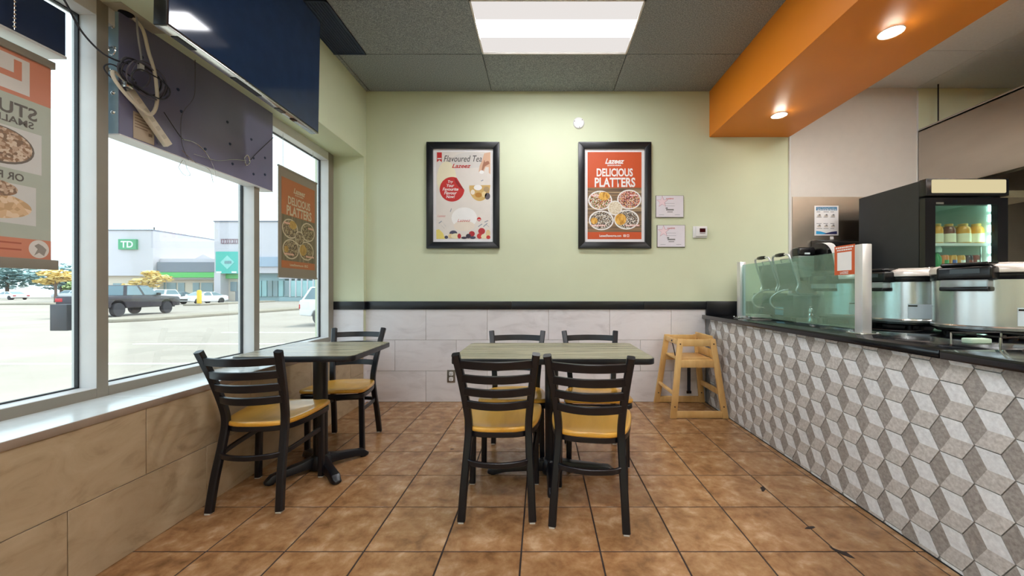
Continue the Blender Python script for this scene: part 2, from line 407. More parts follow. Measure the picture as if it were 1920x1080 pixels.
# windows
WX = -1.972
ms = [(-2.02, -1.977), (-1.085, -1.04), (-.15, -.105), (.785, .83), (1.725, 1.772), (2.672, 2.722), (3.615, 3.70)]
for n, ((a0, a1), (b0, b1)) in enumerate(zip(ms[:-1], ms[1:])):
    w = sempty('window_%d' % (n+1), ['unseen shopfront window', 'unseen shopfront window', 'unseen shopfront window', 'shopfront window with the mirrored hanging poster', 'shopfront window with the truck in view', 'narrow shopfront window beside the back corner'][n], (0, 0, 0))
    f = MB().box(WX-.11, a1, SZ-.002, WX, b0, SZ+.045)
    f.build('sill_rail', [M_alu], w, bevel=.002)
    MB().box(WX-.0005, a1, SZ-.002, WX+.002, b0, SZ+.043).build('rail_shaded_face', M_alud, w)  # room-facing side of the sill rail, darkened as painted shade
    MB().box(WX-.11, a1, HZ-.075, WX, b0, HZ).build('head_rail', M_alu, w, bevel=.002)
    MB().box(WX-.11, b0, SZ-.002, WX, b1, HZ).build('mullion', M_alu, w, bevel=.002)
    MB().box(WX-.001, b0+.001, SZ, WX+.002, b1-.001, HZ).build('mullion_shaded_face', M_alud, w)  # thin taupe skin painting shade onto the mullion's room-facing side
    g = MB()
    z0, z1, gx = SZ+.045, HZ-.075, WX-.085
    for (p, q, r, s_) in ((a1, z0, b0, z0+.005), (a1, z1-.005, b0, z1), (a1, z0, a1+.006, z1), (b0-.006, z0, b0, z1)):
        g.box(gx-.006, p, q, gx+.010, r, s_)
    g.build('gasket', M_gasket, w)
    MB().box(gx-.003, a1, z0, gx+.003, b0, z1).build('pane', M_pane, w)
    turn(w)
# remaining shell
struct(MB().box(XR, YF, -.1, XR+.15, YB+.15, CZ+.1).build('wall_right', M_white), 'plain far kitchen wall')
struct(MB().box(-2.2, YF-.15, -.1, XR+.1, YF, CZ+.1).build('wall_front', M_green), 'wall behind the viewer')
struct(MB().box(-2.3, YF, -.4, -1.9, -2.45, CZ+.1).build('wall_left', M_green), 'wall left of the windows near the door')

# ceilings
ce = struct(MB().box(-1.95, YF, CZ+.014, 1.70, YB, CZ+.10).build('ceiling', M_grid), 'dark grey drop ceiling over the dining area')
cxs = [-1.76, -1.695, -.495, .705, 1.66]; cys = [YB-.003, 3.167, 2.575, 1.983, 1.391, .799, .207, -.385, -.977, -1.569, -2.161, -2.753, YF]
TROF = [(2, 1), (2, 5), (1, 7), (2, 9)]
for i in range(4):
    for j in range(12):
        if (i, j) in TROF: continue
        xa, xb, yb, ya = cxs[i], cxs[i+1], cys[j], cys[j+1]
        if i == 0 and j == 1: continue
        if i == 1 and j == 1: xa = -1.46
        cx, cy = (xa+xb)/2, (ya+yb)/2
        MB().box(xa-cx+.003, ya-cy+.003, 0, xb-cx-.003, yb-cy-.003, .012).build('ceiling_tile', M_ceil, ce, bevel=.0015, seg=1, M=Matrix.Translation((cx, cy, CZ)))
ck = struct(MB().box(2.40, YF, CZ+.044, XR, YB, CZ+.13).build('ceiling', M_gridw), 'off-white drop ceiling over the kitchen')
kxs = [2.43, 3.69, 4.90, XR]
KTROF = [(0, 3), (0, 6), (0, 9)]
for i in range(3):
    for j in range(12):
        if (i, j) in KTROF: continue
        xa, xb, yb, ya = kxs[i], kxs[i+1], cys[j], cys[j+1]; cx, cy = (xa+xb)/2, (ya+yb)/2
        MB().box(xa-cx+.003, ya-cy+.003, 0, xb-cx-.003, yb-cy-.003, .012).build('ceiling_tile', M_ceilw, ck, bevel=.0015, seg=1, M=Matrix.Translation((cx, cy, CZ+.03)))
bm_ = struct(MB().box(1.653, YF, 2.61, 2.44, YB, CZ+.1).build('ceiling_beam', M_orange, bevel=.003), 'orange dropped beam above the service counter')

# ------------------------------------------------------------------ ceiling lights
M_lens = emit('lit_lens', (250, 244, 240), 0.86)
M_lensc = emit('lit_lens_centre', (250, 250, 253), LAMP_TROFFER)
M_lframe = mat('white_light_frame', (232, 230, 226), .5)
M_lensk = emit('lit_kitchen_lens', (252, 248, 244), LAMP_TROFFER*1.7)
def troffer(xa, ya, xb, yb, z, label, mc=None):
    t = thing('ceiling_light', label, 'ceiling light', ((xa+xb)/2, (ya+yb)/2, z), 0)
    a, b = (xb-xa)/2, (yb-ya)/2
    MB().box(-a, -b, 0, a, -b+.012, .03).box(-a, b-.012, 0, a, b, .03).box(-a, -b, 0, -a+.012, b, .03).box(a-.012, -b, 0, a, b, .03).build('light_frame', M_lframe, t)
    MB().box(-a+.012, -b+.012, .012, a-.012, -b*.31, .016).box(-a+.012, b*.31, .012, a-.012, b-.012, .016).build('diffuser_wing', M_lens, t)
    MB().box(-a+.012, -b*.31, .008, a-.012, b*.31, .014).build('diffuser_centre', mc or M_lensc, t)
troffer(-.495, 2.575, .705, 3.167, CZ-.002, 'bright rectangular ceiling light with a glowing centre band, in view over the dining tables')
for k, (i, j) in enumerate(TROF[1:]):
    troffer(cxs[i], cys[j+1], cxs[i+1], cys[j], CZ-.002, ['ceiling light above the viewer, nearest behind the visible one', 'ceiling light behind the viewer on the window side', 'ceiling light behind the viewer near the rear wall'][k])
for k, (i, j) in enumerate(KTROF):
    troffer(kxs[i], cys[j+1], kxs[i+1], cys[j], CZ+.028, ['kitchen ceiling light nearest the cooler, above the frame', 'kitchen ceiling light beside the orange beam, level with the viewer', 'kitchen ceiling light at the rear behind the viewer'][k], M_lensk)
M_dl = emit('lit_downlight', (255, 246, 230), LAMP_DOWN)
for k, y in enumerate((3.29, 2.235, 1.18, .12)):
    t = thing('downlight', ['small round downlight in the orange beam, nearer the back wall', 'small round downlight in the orange beam, larger and nearer the viewer', 'round downlight in the orange beam just above the viewer', 'round downlight in the orange beam behind the viewer'][k], 'downlight', (2.05, y, 2.61), 0, 'downlights in the orange beam')
    MB().lathe([(.046, -.001), (.062, -.004), (.064, 0), (.046, .004)], 28).build('trim_ring', M_lframe, t)
    MB().lathe([(.001, -.013), (.030, -.012), (.042, -.007), (.046, .002)], 28).build('lens', M_dl, t)

# dark return grille in the ceiling beside the screen
t = thing('ceiling_grille', 'dark navy return air grille in the ceiling beside the television', 'vent', (-1.60, 2.871, CZ-.004))
MB().box(-.145, -.292, .001, .14, .292, .003).build('backing', M_navy2, t)
MB().box(-.145, -.294, -.003, .14, -.280, .003).box(-.145, .280, -.003, .14, .294, .003).box(.126, -.294, -.003, .14, .294, .003).build('grille_frame', M_navy2, t)
for k in range(13):
    x = -.135+k*.0205
    MB().box(x-.002, -.28, -.003, x+.002, .28, .001).build('slat', M_navy2, t)

# ------------------------------------------------------------------ television under the bulkhead
def build_tv():
    t = thing('television', 'large dark wall-hung television in front of the green bulkhead', 'television', (-1.50, 2.092, 2.168))
    L, H, D = .535, .77, .055
    tilt = Matrix.Rotation(math.radians(1.0), 4, 'Y')
    MB().box(-D, -L, 0, 0, L, H).build('casing', M_bplastic, t, bevel=.004, M=tilt)
    MB().box(0, -L+.008, .010, .0015, L-.008, H-.008).build('screen', M_tv, t, M=tilt)
    MB().box(-D+.004, -L+.004, -.004, .002, L-.004, .002).build('silver_edge', M_steel, t, bevel=.001, M=tilt)
    for y0, y1 in ((-.47, -.38), (-.16, .02), (.16, .22), (.30, .33)):
        MB().box(-D+.010, y0, -.007, -.016, y1, -.003).build('speaker_slot', M_bplastic, t, M=tilt)
    MB().box(-.185, -.15, .25, -D+.03, .15, .50).build('wall_bracket', M_bplastic, t)
    turn(t)
build_tv()

# ------------------------------------------------------------------ chairs
def make_chair(label, group):
    t = thing('dining_chair', label, 'chair', group=group)
    for s in (-1, 1):
        path = catmull([(s*.168, -.222, .006), (s*.160, -.198, .16), (s*.150, -.160, .33), (s*.147, -.145, .43), (s*.153, -.160, .52), (s*.168, -.205, .66), (s*.186, -.262, .80)], 5)
        lg = MB().bar(path, .030, .036, up=(1, 0, 0)).build('rear_leg', M_chair, t)
        MB().box(s*.168-.013, -.236, 0, s*.168+.013, -.206, .007).build('foot_glide', M_glide, lg)
        lg = MB().bar([(s*.180, .140, .006), (s*.178, .142, .2), (s*.176, .144, .402)], .032, .032, up=(1, 0, 0)).build('front_leg', M_chair, t)
        MB().box(s*.180-.013, .127, 0, s*.180+.013, .153, .007).build('foot_glide', M_glide, lg)
    for zt in (.770, .700, .632, .565):
        z = zt-.019; u = (z-.46)/(.80-.46)
        x = .150+.036*u; y = -.147-.113*u**1.15
        pts = [(x*q, y-.056*(1-q*q), z) for q in [k/7-1 for k in range(15)]]
        MB().bar(pts, .012, .040, up=(0, -.25, 1)).build('back_slat', M_chair, t)
    ring = catmull([(-.178, .150, .285), (-.172, .02, .280), (-.158, -.13, .272), (-.125, -.195, .268), (0, -.222, .266), (.125, -.195, .268), (.158, -.13, .272), (.172, .02, .280), (.178, .150, .285)], 5)
    MB().bar(ring, .014, .026).build('stretcher_ring', M_chair, t)
    out = [(0, -.172), (.10, -.163), (.160, -.125), (.190, -.05), (.207, .06), (.210, .155), (.196, .200), (.12, .214), (0, .218)]
    out = out+[(-x, y) for x, y in reversed(out[1:-1])]
    o2 = catmull([(x, y, 0) for x, y in out], 4, True)
    fr = MB(); fr.bar([Vector((p.x*.93, p.y*.93+.002, .391)) for p in o2], .024, .030, closed=True)
    fr.build('seat_frame', M_chair, t)
    s = MB(); vs = []; fs = []; n = len(o2)
    prof = [(.97, .407), (1.0, .412), (1.0, .424), (.985, .430), (.93, .431), (.80, .427), (.6, .421), (.35, .418), (.12, .417)]
    for k, (q, z) in enumerate(prof):
        for p in o2:
            zz = z+.006*(p.y*q/.2) if k else z+.006*(p.y/.2)
            vs.append((p.x*q, p.y*q+.0, zz))
    for k in range(len(prof)-1):
        for i in range(n):
            fs.append((k*n+i, k*n+(i+1) % n, (k+1)*n+(i+1) % n, (k+1)*n+i))
    fs.append(tuple(range(n-1, -1, -1))); fs.append(tuple((len(prof)-1)*n+i for i in range(n)))
    s.add(vs, fs).build('seat', M_seat, t, sharp=60)
    return t
CH = 'black ladder-back dining chair with an amber wooden seat'
spots = [(-.212, 2.018, 0.0, 'black ladder-back chair with amber seat, left of the two with backs to the viewer', 'chairs at the centre table'),
         (.250, 1.952, -9.5, 'black ladder-back chair with amber seat, right one of two nearest, turned slightly', 'chairs at the centre table'),
         (-.178, 2.500, 180, 'black ladder-back chair facing the viewer behind the centre table, left one', 'chairs at the centre table'),
         (.347, 2.500, 180, 'black ladder-back chair facing the viewer behind the centre table, right one by the high chair', 'chairs at the centre table'),
         (-1.472, 2.095, 2.5, 'black ladder-back chair at the window table, nearer one beside the low tiled wall', 'chairs at the window table'),
         (-1.412, 2.720, 184, 'black ladder-back chair at the window table, farther one near the back corner', 'chairs at the window table')]
proto = None
for x, y, a, lb, gr in spots:
    o = make_chair(lb, gr) if proto is None else copy_tree(proto)
    if proto is None: proto = o
    o.location = (x, y, 0); o.rotation_euler = (0, 0, math.radians(a)); o['label'] = lb; o['group'] = gr

# ------------------------------------------------------------------ tables
def table(label, loc, rz, hx, hy, arms, r):
    t = thing('dining_table', label, 'table', loc, rz, 'dining tables')
    MB().prism(rrect(-hx, -hy, hx, hy, r), .708, .739).build('edge_band', M_black, t, bevel=.004)
    MB().prism(rrect(-hx+.004, -hy+.004, hx-.004, hy-.004, r-.003), .7385, .7405).build('tabletop', M_lam, t)
    MB().lathe([(.040, .05), (.040, .70), (.10, .705), (.10, .709)], 28).build('column', M_chair, t)
    MB().box(-.20, -.025, .690, .20, .025, .709).box(-.025, -.20, .690, .025, .20, .709).build('top_spider', M_chair, t, bevel=.003)
    MB().lathe([(.055, .012), (.062, .03), (.060, .075), (.045, .095)], 24).build('base_hub', M_chair, t)
    for ang, ln in arms:
        a = math.radians(ang); d = Vector((math.cos(a), math.sin(a), 0)); sd = Vector((-d.y, d.x, 0))
        b = MB(); vs = []; fs = []
        for q, w, z0, z1 in ((.03, .034, .030, .092), (ln*.35, .031, .030, .075), (ln*.72, .028, .022, .060), (ln*.92, .030, .010, .050), (ln, .026, .008, .030), (ln+.012, .016, .010, .022)):
            for e, z in ((-1, z0), (1, z0), (.75, z1), (-.75, z1)): vs.append(d*q+sd*(w*e)+Vector((0, 0, z)))
        for k in range(5):
            for i in range(4): fs.append((k*4+i, k*4+(i+1) % 4, k*4+4+(i+1) % 4, k*4+4+i))
        fs += [(3, 2, 1, 0), (20, 21, 22, 23)]
        ft = b.add(vs, fs).build('base_foot', M_chair, t, bevel=.003)
        p = d*(ln-.02)
        MB().lathe([(.018, 0), (.018, .010)], 14, M=Matrix.Translation(p)).build('foot_glide', M_chair, ft)
    return t
table('striped grey laminate table with black edge in the centre of the room', (.058, 2.275, 0), 0, .535, .303, ((0, .37), (180, .37), (90, .28), (270, .28)), .045)
table('grey laminate table with black edge beside the window sill', (-1.357, 2.335, 0), math.radians(2.2), .325, .295, ((45, .275), (135, .275), (225, .275), (315, .275)), .045)

# ------------------------------------------------------------------ high chair
def high_chair():
    t = thing('high_chair', 'blond wooden high chair standing against the tiled counter', 'high chair', (1.348, 3.50, 0))
    def fr(sgn):
        y0, y1 = sgn*.238, sgn*.175; th = .026
        def yy(z): return y0+(y1-y0)*z/.675
        for s in (-1, 1):
            b = MB(); vs = []
            for z, xc, w in ((0, s*.222, .056), (.675, s*.140, .050)):
                for dx, dy in ((-w/2, -th/2), (w/2, -th/2), (w/2, th/2), (-w/2, th/2)): vs.append((xc+dx, yy(z)+dy, z))
            leg = b.add(vs, [(3, 2, 1, 0), (4, 5, 6, 7), (0, 1, 5, 4), (1, 2, 6, 5), (2, 3, 7, 6), (3, 0, 4, 7)]).build('leg', M_wood, t, bevel=.006)
            for z in (.10, .63):
                xc = s*(.222-.082*z/.675)
                MB().lathe([(.001, -.001), (.006, -.001), (.006, .004)], 10, M=Matrix.Translation((xc, yy(z)-th/2, z)) @ Matrix.Rotation(math.pi/2, 4, 'X')).build('screw', M_screw, leg)
        for nm, z0, z1 in (('arm_rail', .610, .670), ('seat_rail', .428, .490), ('bottom_rail', .004, .062)):
            zc = (z0+z1)/2; hx = .222-.082*zc/.675-.020
            MB().box(-hx, yy(zc)-.011, z0, hx, yy(zc)+.011, z1).build(nm, M_wood, t, bevel=.003)
    fr(-1); fr(1)
    MB().box(-.15, -.185, .478, .155, .185, .496).build('seat', M_wood, t, bevel=.004)
    def cross(nm, x, z, w, h, tilt=0, y=.19):
        MB().box(-w/2, -y, -h/2, w/2, y, h/2).build(nm, M_wood, t, bevel=.004, M=Matrix.Translation((x, 0, z)) @ Matrix.Rotation(tilt, 4, 'Y'))
    cross('front_rail', -.150, .640, .020, .042, .12, .175)
    cross('back_rest', .150, .645, .016, .110, -.25, .175)
    cross('back_board', .165, .535, .016, .080, -.15, .185)
    cross('foot_rest', -.200, .200, .030, .022, 0, .22)
    cross('rear_rail', .205, .205, .020, .050, -.12, .22)
    MB().sweep([(-.150, -.02, .660), (-.163, -.02, .640), (-.150, -.02, .60), (-.128, -.02, .50)], [(-.014, -.001), (.014, -.001), (.014, .001), (-.014, .001)], up=(1, 0, 0)).build('crotch_strap', M_strap, t)
    MB().box(.060, .186, .12, .092, .190, .478).build('harness_strap', M_strap, t)
    MB().box(.054, .183, .10, .098, .193, .125).build('buckle', M_bplastic, t)
high_chair()

# ------------------------------------------------------------------ service counter with hexagon tiles
CX = 1.605
ct = thing('service_counter', 'long service counter faced with white and taupe hexagon tiles', 'counter', (0, 0, 0))
MB().box(CX+.008, -1.2, 0, 2.70, YB-.012, .822).build('body', M_hgrout, ct)
MB().box(CX-.030, 1.511, .822, 2.76, YB-.012, .858).build('countertop', [M_counter], ct, bevel=.003)
MB().box(CX-.030, -1.2, .822, 2.76, 1.509, .858).build('countertop', [M_counter], ct, bevel=.003)
MB().box(CX+.01, YB-.030, .858, 2.437, YB-.011, .992).build('backsplash', M_black, ct, bevel=.002)
MB().box(CX-.002, -1.2, 0, CX+.012, YB-.02, .006).build('base_caulk', M_gasket, ct)
SD = .0822; HT = SD*math.sqrt(3)
def hexp(k, s): return Vector((s*math.cos(math.radians(60*k)), s*math.sin(math.radians(60*k)), 0))
# local frame: x to the right as seen from the room (towards -Y), y up, z out (towards -X)
def rhombs(s):
    V = [hexp(k, s) for k in range(6)]; c = Vector((0, 0, 0))   # 0=right, 1=TR, 2=TL, 3=left, 4=BL, 5=BR
    return [[c, V[0], V[1], V[2]], [c, V[2], V[3], V[4]], [c, V[4], V[5], V[0]]]
def clip(poly, lo, hi):
    def half(P, sgn, lim):
        out = []
        for i in range(len(P)):
            a, b = P[i], P[(i+1) % len(P)]; da, db = sgn*(a.y-lim), sgn*(b.y-lim)
            if da >= 0: out.append(a)
            if da*db < 0: out.append(a+(b-a)*(da/(da-db)))
        return out
    P = half(poly, 1, lo)
    return half(P, -1, hi) if P else []
s_in = SD-.0022
def hex_tile(lo=-1, hi=1):
    b = MB()
    for k, rh in enumerate(rhombs(s_in)):
        P = clip(rh, lo, hi)
        if len(P) >= 3: b.add([(p.x, p.y, .0) for p in P], [tuple(range(len(P)))], k)
    H = clip([hexp(k, s_in) for k in range(6)], lo, hi)
    n = len(H)
    b.add([(p.x, p.y, 0) for p in H]+[(p.x, p.y, -.008) for p in H], [(i, (i+1) % n, n+(i+1) % n, n+i) for i in range(n)], 2)
    return b
HM = [M_hexw, M_hexd, M_hexm]
hm = None
for c in range(-12, 20):
    y = 1.372+c*1.5*SD
    if y > YB-.05 or y < -.12: continue
    for r in range(-6, 5):
        z = .589+r*HT+(HT/2 if c % 2 else 0)
        lo, hi = .006-z, .820-z
        if hi < -HT/2+.008 or lo > HT/2-.008: continue
        M = rightM(CX, y, z)
        if lo <= -HT/2 and hi >= HT/2:
            if hm is None:
                o = hex_tile().build('hexagon_tile', HM, ct, M=M); hm = o.data
            else:
                o = bpy.data.objects.new('hexagon_tile', hm); C.objects.link(o); o.parent = ct; o.matrix_local = M
        else:
            hex_tile(lo, hi).build('hexagon_tile', HM, ct, M=M)

# glass guard on the counter
def guard():
    t = thing('glass_guard', 'low glass guard between two steel posts on the black counter', 'glass guard', (1.755, 2.72, .858))
    for y in (-.64, .63):
        p = MB().box(-.026, y-.026, .006, .026, y+.026, .488).build('post', mat('satin_steel_post', (226, 226, 226), .32, .55, var=.03), t, bevel=.003)
        MB().box(-.055, y-.05, 0, .055, y+.05, .007).build('base_plate', M_chrome, p, bevel=.002)
        for dx, dy in ((-.045, -.04), (.045, -.04), (-.045, .04), (.045, .04)):
            MB().lathe([(.007, .007), (.006, .012), (.001, .013)], 10, M=Matrix.Translation((dx, y+dy, 0))).build('bolt', M_chrome, p)
    MB().box(-.005, -.614, .020, .005, .604, .462).build('glass_panel', M_sguard, t, bevel=.001)
guard()
def qr_card():
    t = thing('sign_card', 'orange card with a white square stuck on the guard glass beside the front post', 'sign', M=rightM(1.749, 2.20, 1.27))
    MB().box(-.074, -.085, 0, .074, .085, .0015).build('card', ink('orange_card', (206, 92, 48)), t)
    W = ink('white', (240, 238, 236))
    MB().box(-.052, -.060, .0016, .052, .046, .0022).build('white_square', W, t)
    for y, w in ((.073, .128), (.059, .11)):
        x = -w/2
        while x < w/2-.006:
            l = random.uniform(.006, .016); l = min(l, w/2-x); MB().box(x, y-.004, .0016, x+l, y+.004, .0022).build('small_print', W, t); x += l+.003
    text('lettering', 'LAZEEZ', 0, -.0725, .06, .014, .0022, W, t, bold=.02)
qr_card()

# ------------------------------------------------------------------ rice cookers
M_cup = glass('clear_cup', (225, 235, 235), 1.0, milk=.25)
M_label = ink('rating_label', (215, 228, 232))
def cooker(label, x, y, rz):
    t = thing('rice_cooker', label, 'rice cooker', (x, y, .858), rz, 'rice cookers on the counter')
    MB().lathe([(.150, .022), (.195, .024), (.205, .034), (.205, .046)], 48).build('base_ring', M_bplastic, t)
    for a in (45, 135, 225, 315):
        MB().lathe([(.016, 0), (.020, .024)], 12, M=Matrix.Translation((.16*math.cos(math.radians(a)), .16*math.sin(math.radians(a)), 0))).build('foot', M_bplastic, t)
    M_cook = mat('bright_cooker_steel', (214, 216, 214), .22, .82, var=.03, scale=30, stretch=(1, 1, .02))
    MB().lathe([(.200, .040), (.218, .046), (.220, .058), (.214, .064), (.214, .290), (.205, .292)], 64).build('body', M_cook, t)
    MB().lathe([(.216, .288), (.219, .292), (.219, .314), (.214, .318)], 64).build('rim_band', M_bplastic, t)
    ld = MB().lathe([(.216, .318), (.223, .322), (.224, .345), (.215, .358), (.19, .366), (.10, .375), (.001, .378)], 64).build('lid', mat('pearl_lid_metal', (226, 218, 210), .28, .35, var=.03), t)
    MB().box(.11, -.02, .368, .15, .02, .385).build('steam_cap', M_chrome, ld, bevel=.005)
    h = MB().box(-.262, -.10, .286, -.130, .10, .352).box(-.19, .07, .235, -.13, .105, .30)
    hg = h.build('hinge_block', M_bplastic, t, bevel=.012, seg=3)
    MB().box(-.256, -.088, .352, -.150, .088, .372).build('hinge_cover', M_bplastic, hg, bevel=.015, seg=3)
    MB().box(-.2635, -.06, .318, -.2615, .045, .340).build('hinge_slot', mat('dark_grey_plastic', (60, 70, 74), .3), hg)
    MB().box(-.258, -.085, .252, -.205, .085, .288).build('dew_cup', M_cup, t, bevel=.004)
    MB().box(-.262, -.088, .232, -.200, .088, .254).build('cup_tray', M_bplastic, t, bevel=.006)
    a0, a1 = math.radians(222), math.radians(250)
    MB().lathe([(.2148, .07), (.2148, .155)], 8, a0=a0, a1=a1).build('spec_label', M_label, t)
    a = math.radians(228)
    M = Matrix.Translation((.2152*math.cos(a), .2152*math.sin(a), .145)) @ Matrix.Rotation(a+math.pi/2, 4, 'Z') @ Matrix.Rotation(math.pi/2, 4, 'X')
    MB().box(-.02, -.004, 0, .02, .004, .0006).build('label_print', M_bplastic, t, M=M)
    return t
cooker('stainless rice cooker nearest the viewer on the counter, cut by the frame edge', 2.30, 1.95, math.radians(20))
cooker('stainless rice cooker in the middle of three, right of the guard post', 2.335, 2.42, math.radians(2))
cooker('stainless rice cooker seen through the guard glass, farthest of three', 2.34, 2.878, math.radians(5))
# low black stand of wire in front of the nearest cooker
t = thing('wire_stand', 'low black wire stand under the edge of the nearest rice cooker', 'stand', (1.90, 1.585, .858))
b = MB(); b.tube([(-.10, -.09, .05), (.12, -.09, .05), (.12, .09, .05), (-.10, .09, .05)], .0035, 8, closed=True); b.build('top_loop', M_bplastic, t)
for x, y in ((-.10, -.09), (.12, -.09), (.12, .09), (-.10, .09)):
    MB().tube([(x, y, 0), (x, y, .05)], .0035, 8).build('leg', M_chrome, t)
t = tag(MB().prism(rrect(-.05, -.022, .05, .022, .012), 0, .022).build('small_box', mat('pale_green_box', (190, 214, 190), .4), bevel=.004, M=Matrix.Translation((1.94, 1.70, .858))), 'small pale green packet lying under the nearest rice cooker', 'packet')
t = tag(MB().tube(catmull([(2.02, 2.62, .863), (1.93, 2.56, .863), (1.90, 2.40, .863), (1.97, 2.25, .863), (2.05, 2.15, .863), (2.12, 2.12, .868)], 6), .005, 8).build('loose_cable', M_bplastic), 'black cord lying on the counter in front of the middle cooker', 'cord')
t = tag(MB().tube(catmull([(1.86, 2.78, .862), (1.90, 2.70, .862), (1.88, 2.60, .862), (1.93, 2.50, .862), (1.92, 2.32, .862)], 6), .004, 8).build('loose_cable', mat('grey_cord', (120, 130, 130), .4)), 'thin grey cord snaking on the counter behind the guard glass', 'cord')

# ------------------------------------------------------------------ double contact grill
def grill():
    t = thing('contact_grill', 'double contact grill with two raised chrome handles behind the guard glass', 'grill', (2.08, 3.288, .858))
    MB().box(-.10, -.285, .022, .13, .285, .20).build('grill_body', mat('grey_grill_body', (112, 122, 120), .35, .4), t, bevel=.008)
    for x in (-.07, .10):
        for y in (-.25, .25): MB().lathe([(.015, 0), (.018, .024)], 12, M=Matrix.Translation((x, y, 0))).build('foot', M_bplastic, t)
    M_plate = mat('dull_grill_plate', (136, 144, 136), .45, .3, var=.12, scale=30)
    for yc in (.175, -.095):
        MB().box(-.095, yc-.115, .195, .12, yc+.115, .215).build('lower_plate', M_plate, t, bevel=.004)
        T = Matrix.Translation((-.01, yc, .235)) @ Matrix.Rotation(math.radians(-11), 4, 'Y')
        ld = MB().box(0, -.105, .0, .045, .105, .235).build('lid_plate', M_plate, t, bevel=.006, M=T)
        hp = catmull([(.03, -.118, -.05), (-.015, -.118, .0), (.012, -.118, .06), (-.005, -.118, .20), (-.012, -.112, .285), (-.014, -.085, .305), (-.014, 0, .308), (-.014, .085, .305), (-.012, .112, .285), (-.005, .118, .20), (.012, .118, .06), (-.015, .118, 0), (.03, .118, -.05)], 5)
        M_hand = mat('bright_handle_steel', (226, 230, 230), .2, .6, var=.02)
        hd = MB().tube(hp, .0085, 10).build('handle', M_hand, t, M=T)
        MB().lathe([(.004, -.068), (.014, -.05), (.017, 0), (.014, .05), (.004, .068)], 16, M=Matrix.Translation((-.014, 0, .308)) @ Matrix.Rotation(math.pi/2, 4, 'X')).build('grip', M_bplastic, hd)
        MB().tube([(.02, -.08, .235), (.01, -.075, .268), (.01, .045, .268), (.02, .05, .235)], .0045, 8).build('wire_loop', M_hand, t, M=T)
        sp = catmull([(-.03, yc-.03, .245), (-.075, yc-.005, .235), (-.135, yc+.02, .19), (-.155, yc+.02, .145), (-.135, yc+.01, .10), (-.10, yc-.01, .085), (-.10, yc-.075, .083)], 6)
        MB().tube(sp, .0075, 10).build('spring_arm', M_hand, t)
    MB().box(-.1015, -.165, .035, -.1, -.055, .10).build('rating_plate', ink('blue_plate', (150, 200, 225)), t)
grill()
t = tag(MB().prism(rrect(-.09, -.10, .09, .10, .01), 0, .012).prism(rrect(-.085, -.095, .08, .09, .01), .013, .026).build('folded_cloth', mat('white_cloth', (226, 216, 208), .8), bevel=.005, seg=3, M=Matrix.Translation((1.91, 3.40, .858))), 'white folded cloth lying on the counter beside the rear guard post', 'cloth')
t = thing('spice_shaker', 'small chrome shaker standing on the counter behind the guard glass', 'shaker', (2.02, 2.86, .858))
MB().lathe([(.020, 0), (.024, .004), (.018, .03), (.022, .05), (.014, .065)], 20).build('body', M_chrome, t)
MB().lathe([(.014, .065), (.020, .078), (.017, .095), (.009, .105), (.012, .115), (.001, .122)], 20).build('cap', M_chrome, t)

# ------------------------------------------------------------------ wall behind the counter
wp = struct(MB().box(2.437, YB-.016, .858, 3.69, YB, CZ+.03).build('wall_back', M_white, bevel=.002), 'smooth off-white panel on the back wall behind the counter')
MB().box(2.432, YB-.02, .858, 2.446, YB, CZ).build('corner_strip', M_alu, wp); MB().box(3.684, YB-.02, .858, 3.70, YB, CZ).build('corner_strip', M_alu, wp)
sp = tag(MB().box(2.46, YB-.0225, .87, 3.60, YB-.0165, 2.016).build('steel_sheet', M_steelp), 'brushed steel splash sheet on the wall behind the dispensers', 'wall panel')
tag(MB().box(3.702, YB-.012, .3, XR-.01, YB-.002, 2.10).build('steel_sheet', M_steelp), 'dim steel sheet on the wall under the hood', 'wall panel')
def hand_poster():
    t = thing('poster', 'white and blue hand washing notice on the steel sheet', 'poster', M=wallM((1550-1016)/190*.9935, YB-.0225, 1.09+(546-413.5)/190*.9935))
    MB().box(-.118, -.146, 0, .118, .146, .002).build('paper', M_paper, t, bevel=.0008)
    B1 = ink('teal_blue', (20, 120, 165)); B2 = ink('navy_blue', (28, 34, 84)); G = ink('grey_ink', (120, 120, 122)); B3 = ink('sky_blue', (40, 150, 205))
    MB().prism(rrect(-.102, .098, .102, .134, .004), .0021, .0026).build('heading_band', B1, t)
    W = ink('white', (240, 238, 236))
    text('lettering', 'Hand Washing Procedure', 0, .121, .185, .013, .0030, W, t, bold=.015)
    x = -.09
    while x < .085:
        l = random.uniform(.01, .025); MB().box(x, .102, .0027, min(x+l, .095), .109, .0031).build('small_print', W, t); x += l+.004
    for k in range(3):
        for r, y in enumerate((.086, .035, -.028, -.076)):
            x0 = -.098+k*.068
            if r % 2 == 0 or True:
                MB().box(x0, y-.004, .0021, x0+random.uniform(.035, .056), y+.001, .0026).build('small_print', G, t)
        for y in (.05, -.052):
            cx = -.072+k*.068
            MB().prism(rrect(cx-.018, y-.014, cx+.018, y+.006, .006), .0021, .0026).build('hand_picture', ink('pale_drawing', (196, 186, 176)), t)
            MB().prism(ellipse(cx+.004, y+.006, .010, .008, 12), .0026, .0030).build('hand_picture', G, t)
    MB().prism([(-.102, -.134), (.005, -.134), (-.005, -.122), (-.06, -.106), (-.102, -.102)], .0021, .0026).build('blue_wave', B3, t)
    MB().prism([(-.03, -.134), (.102, -.134), (.102, -.104), (.05, -.11), (0, -.122)], .0026, .0031).build('navy_wave', B2, t)
hand_poster()
t = tag(MB().prism(rrect(-.018, -.014, .018, .014, .002), 0, .002).build('small_sticker', M_paper, M=wallM(2.845, YB-.0225, 1.613)), 'tiny white sticker below the hand washing notice', 'sticker')
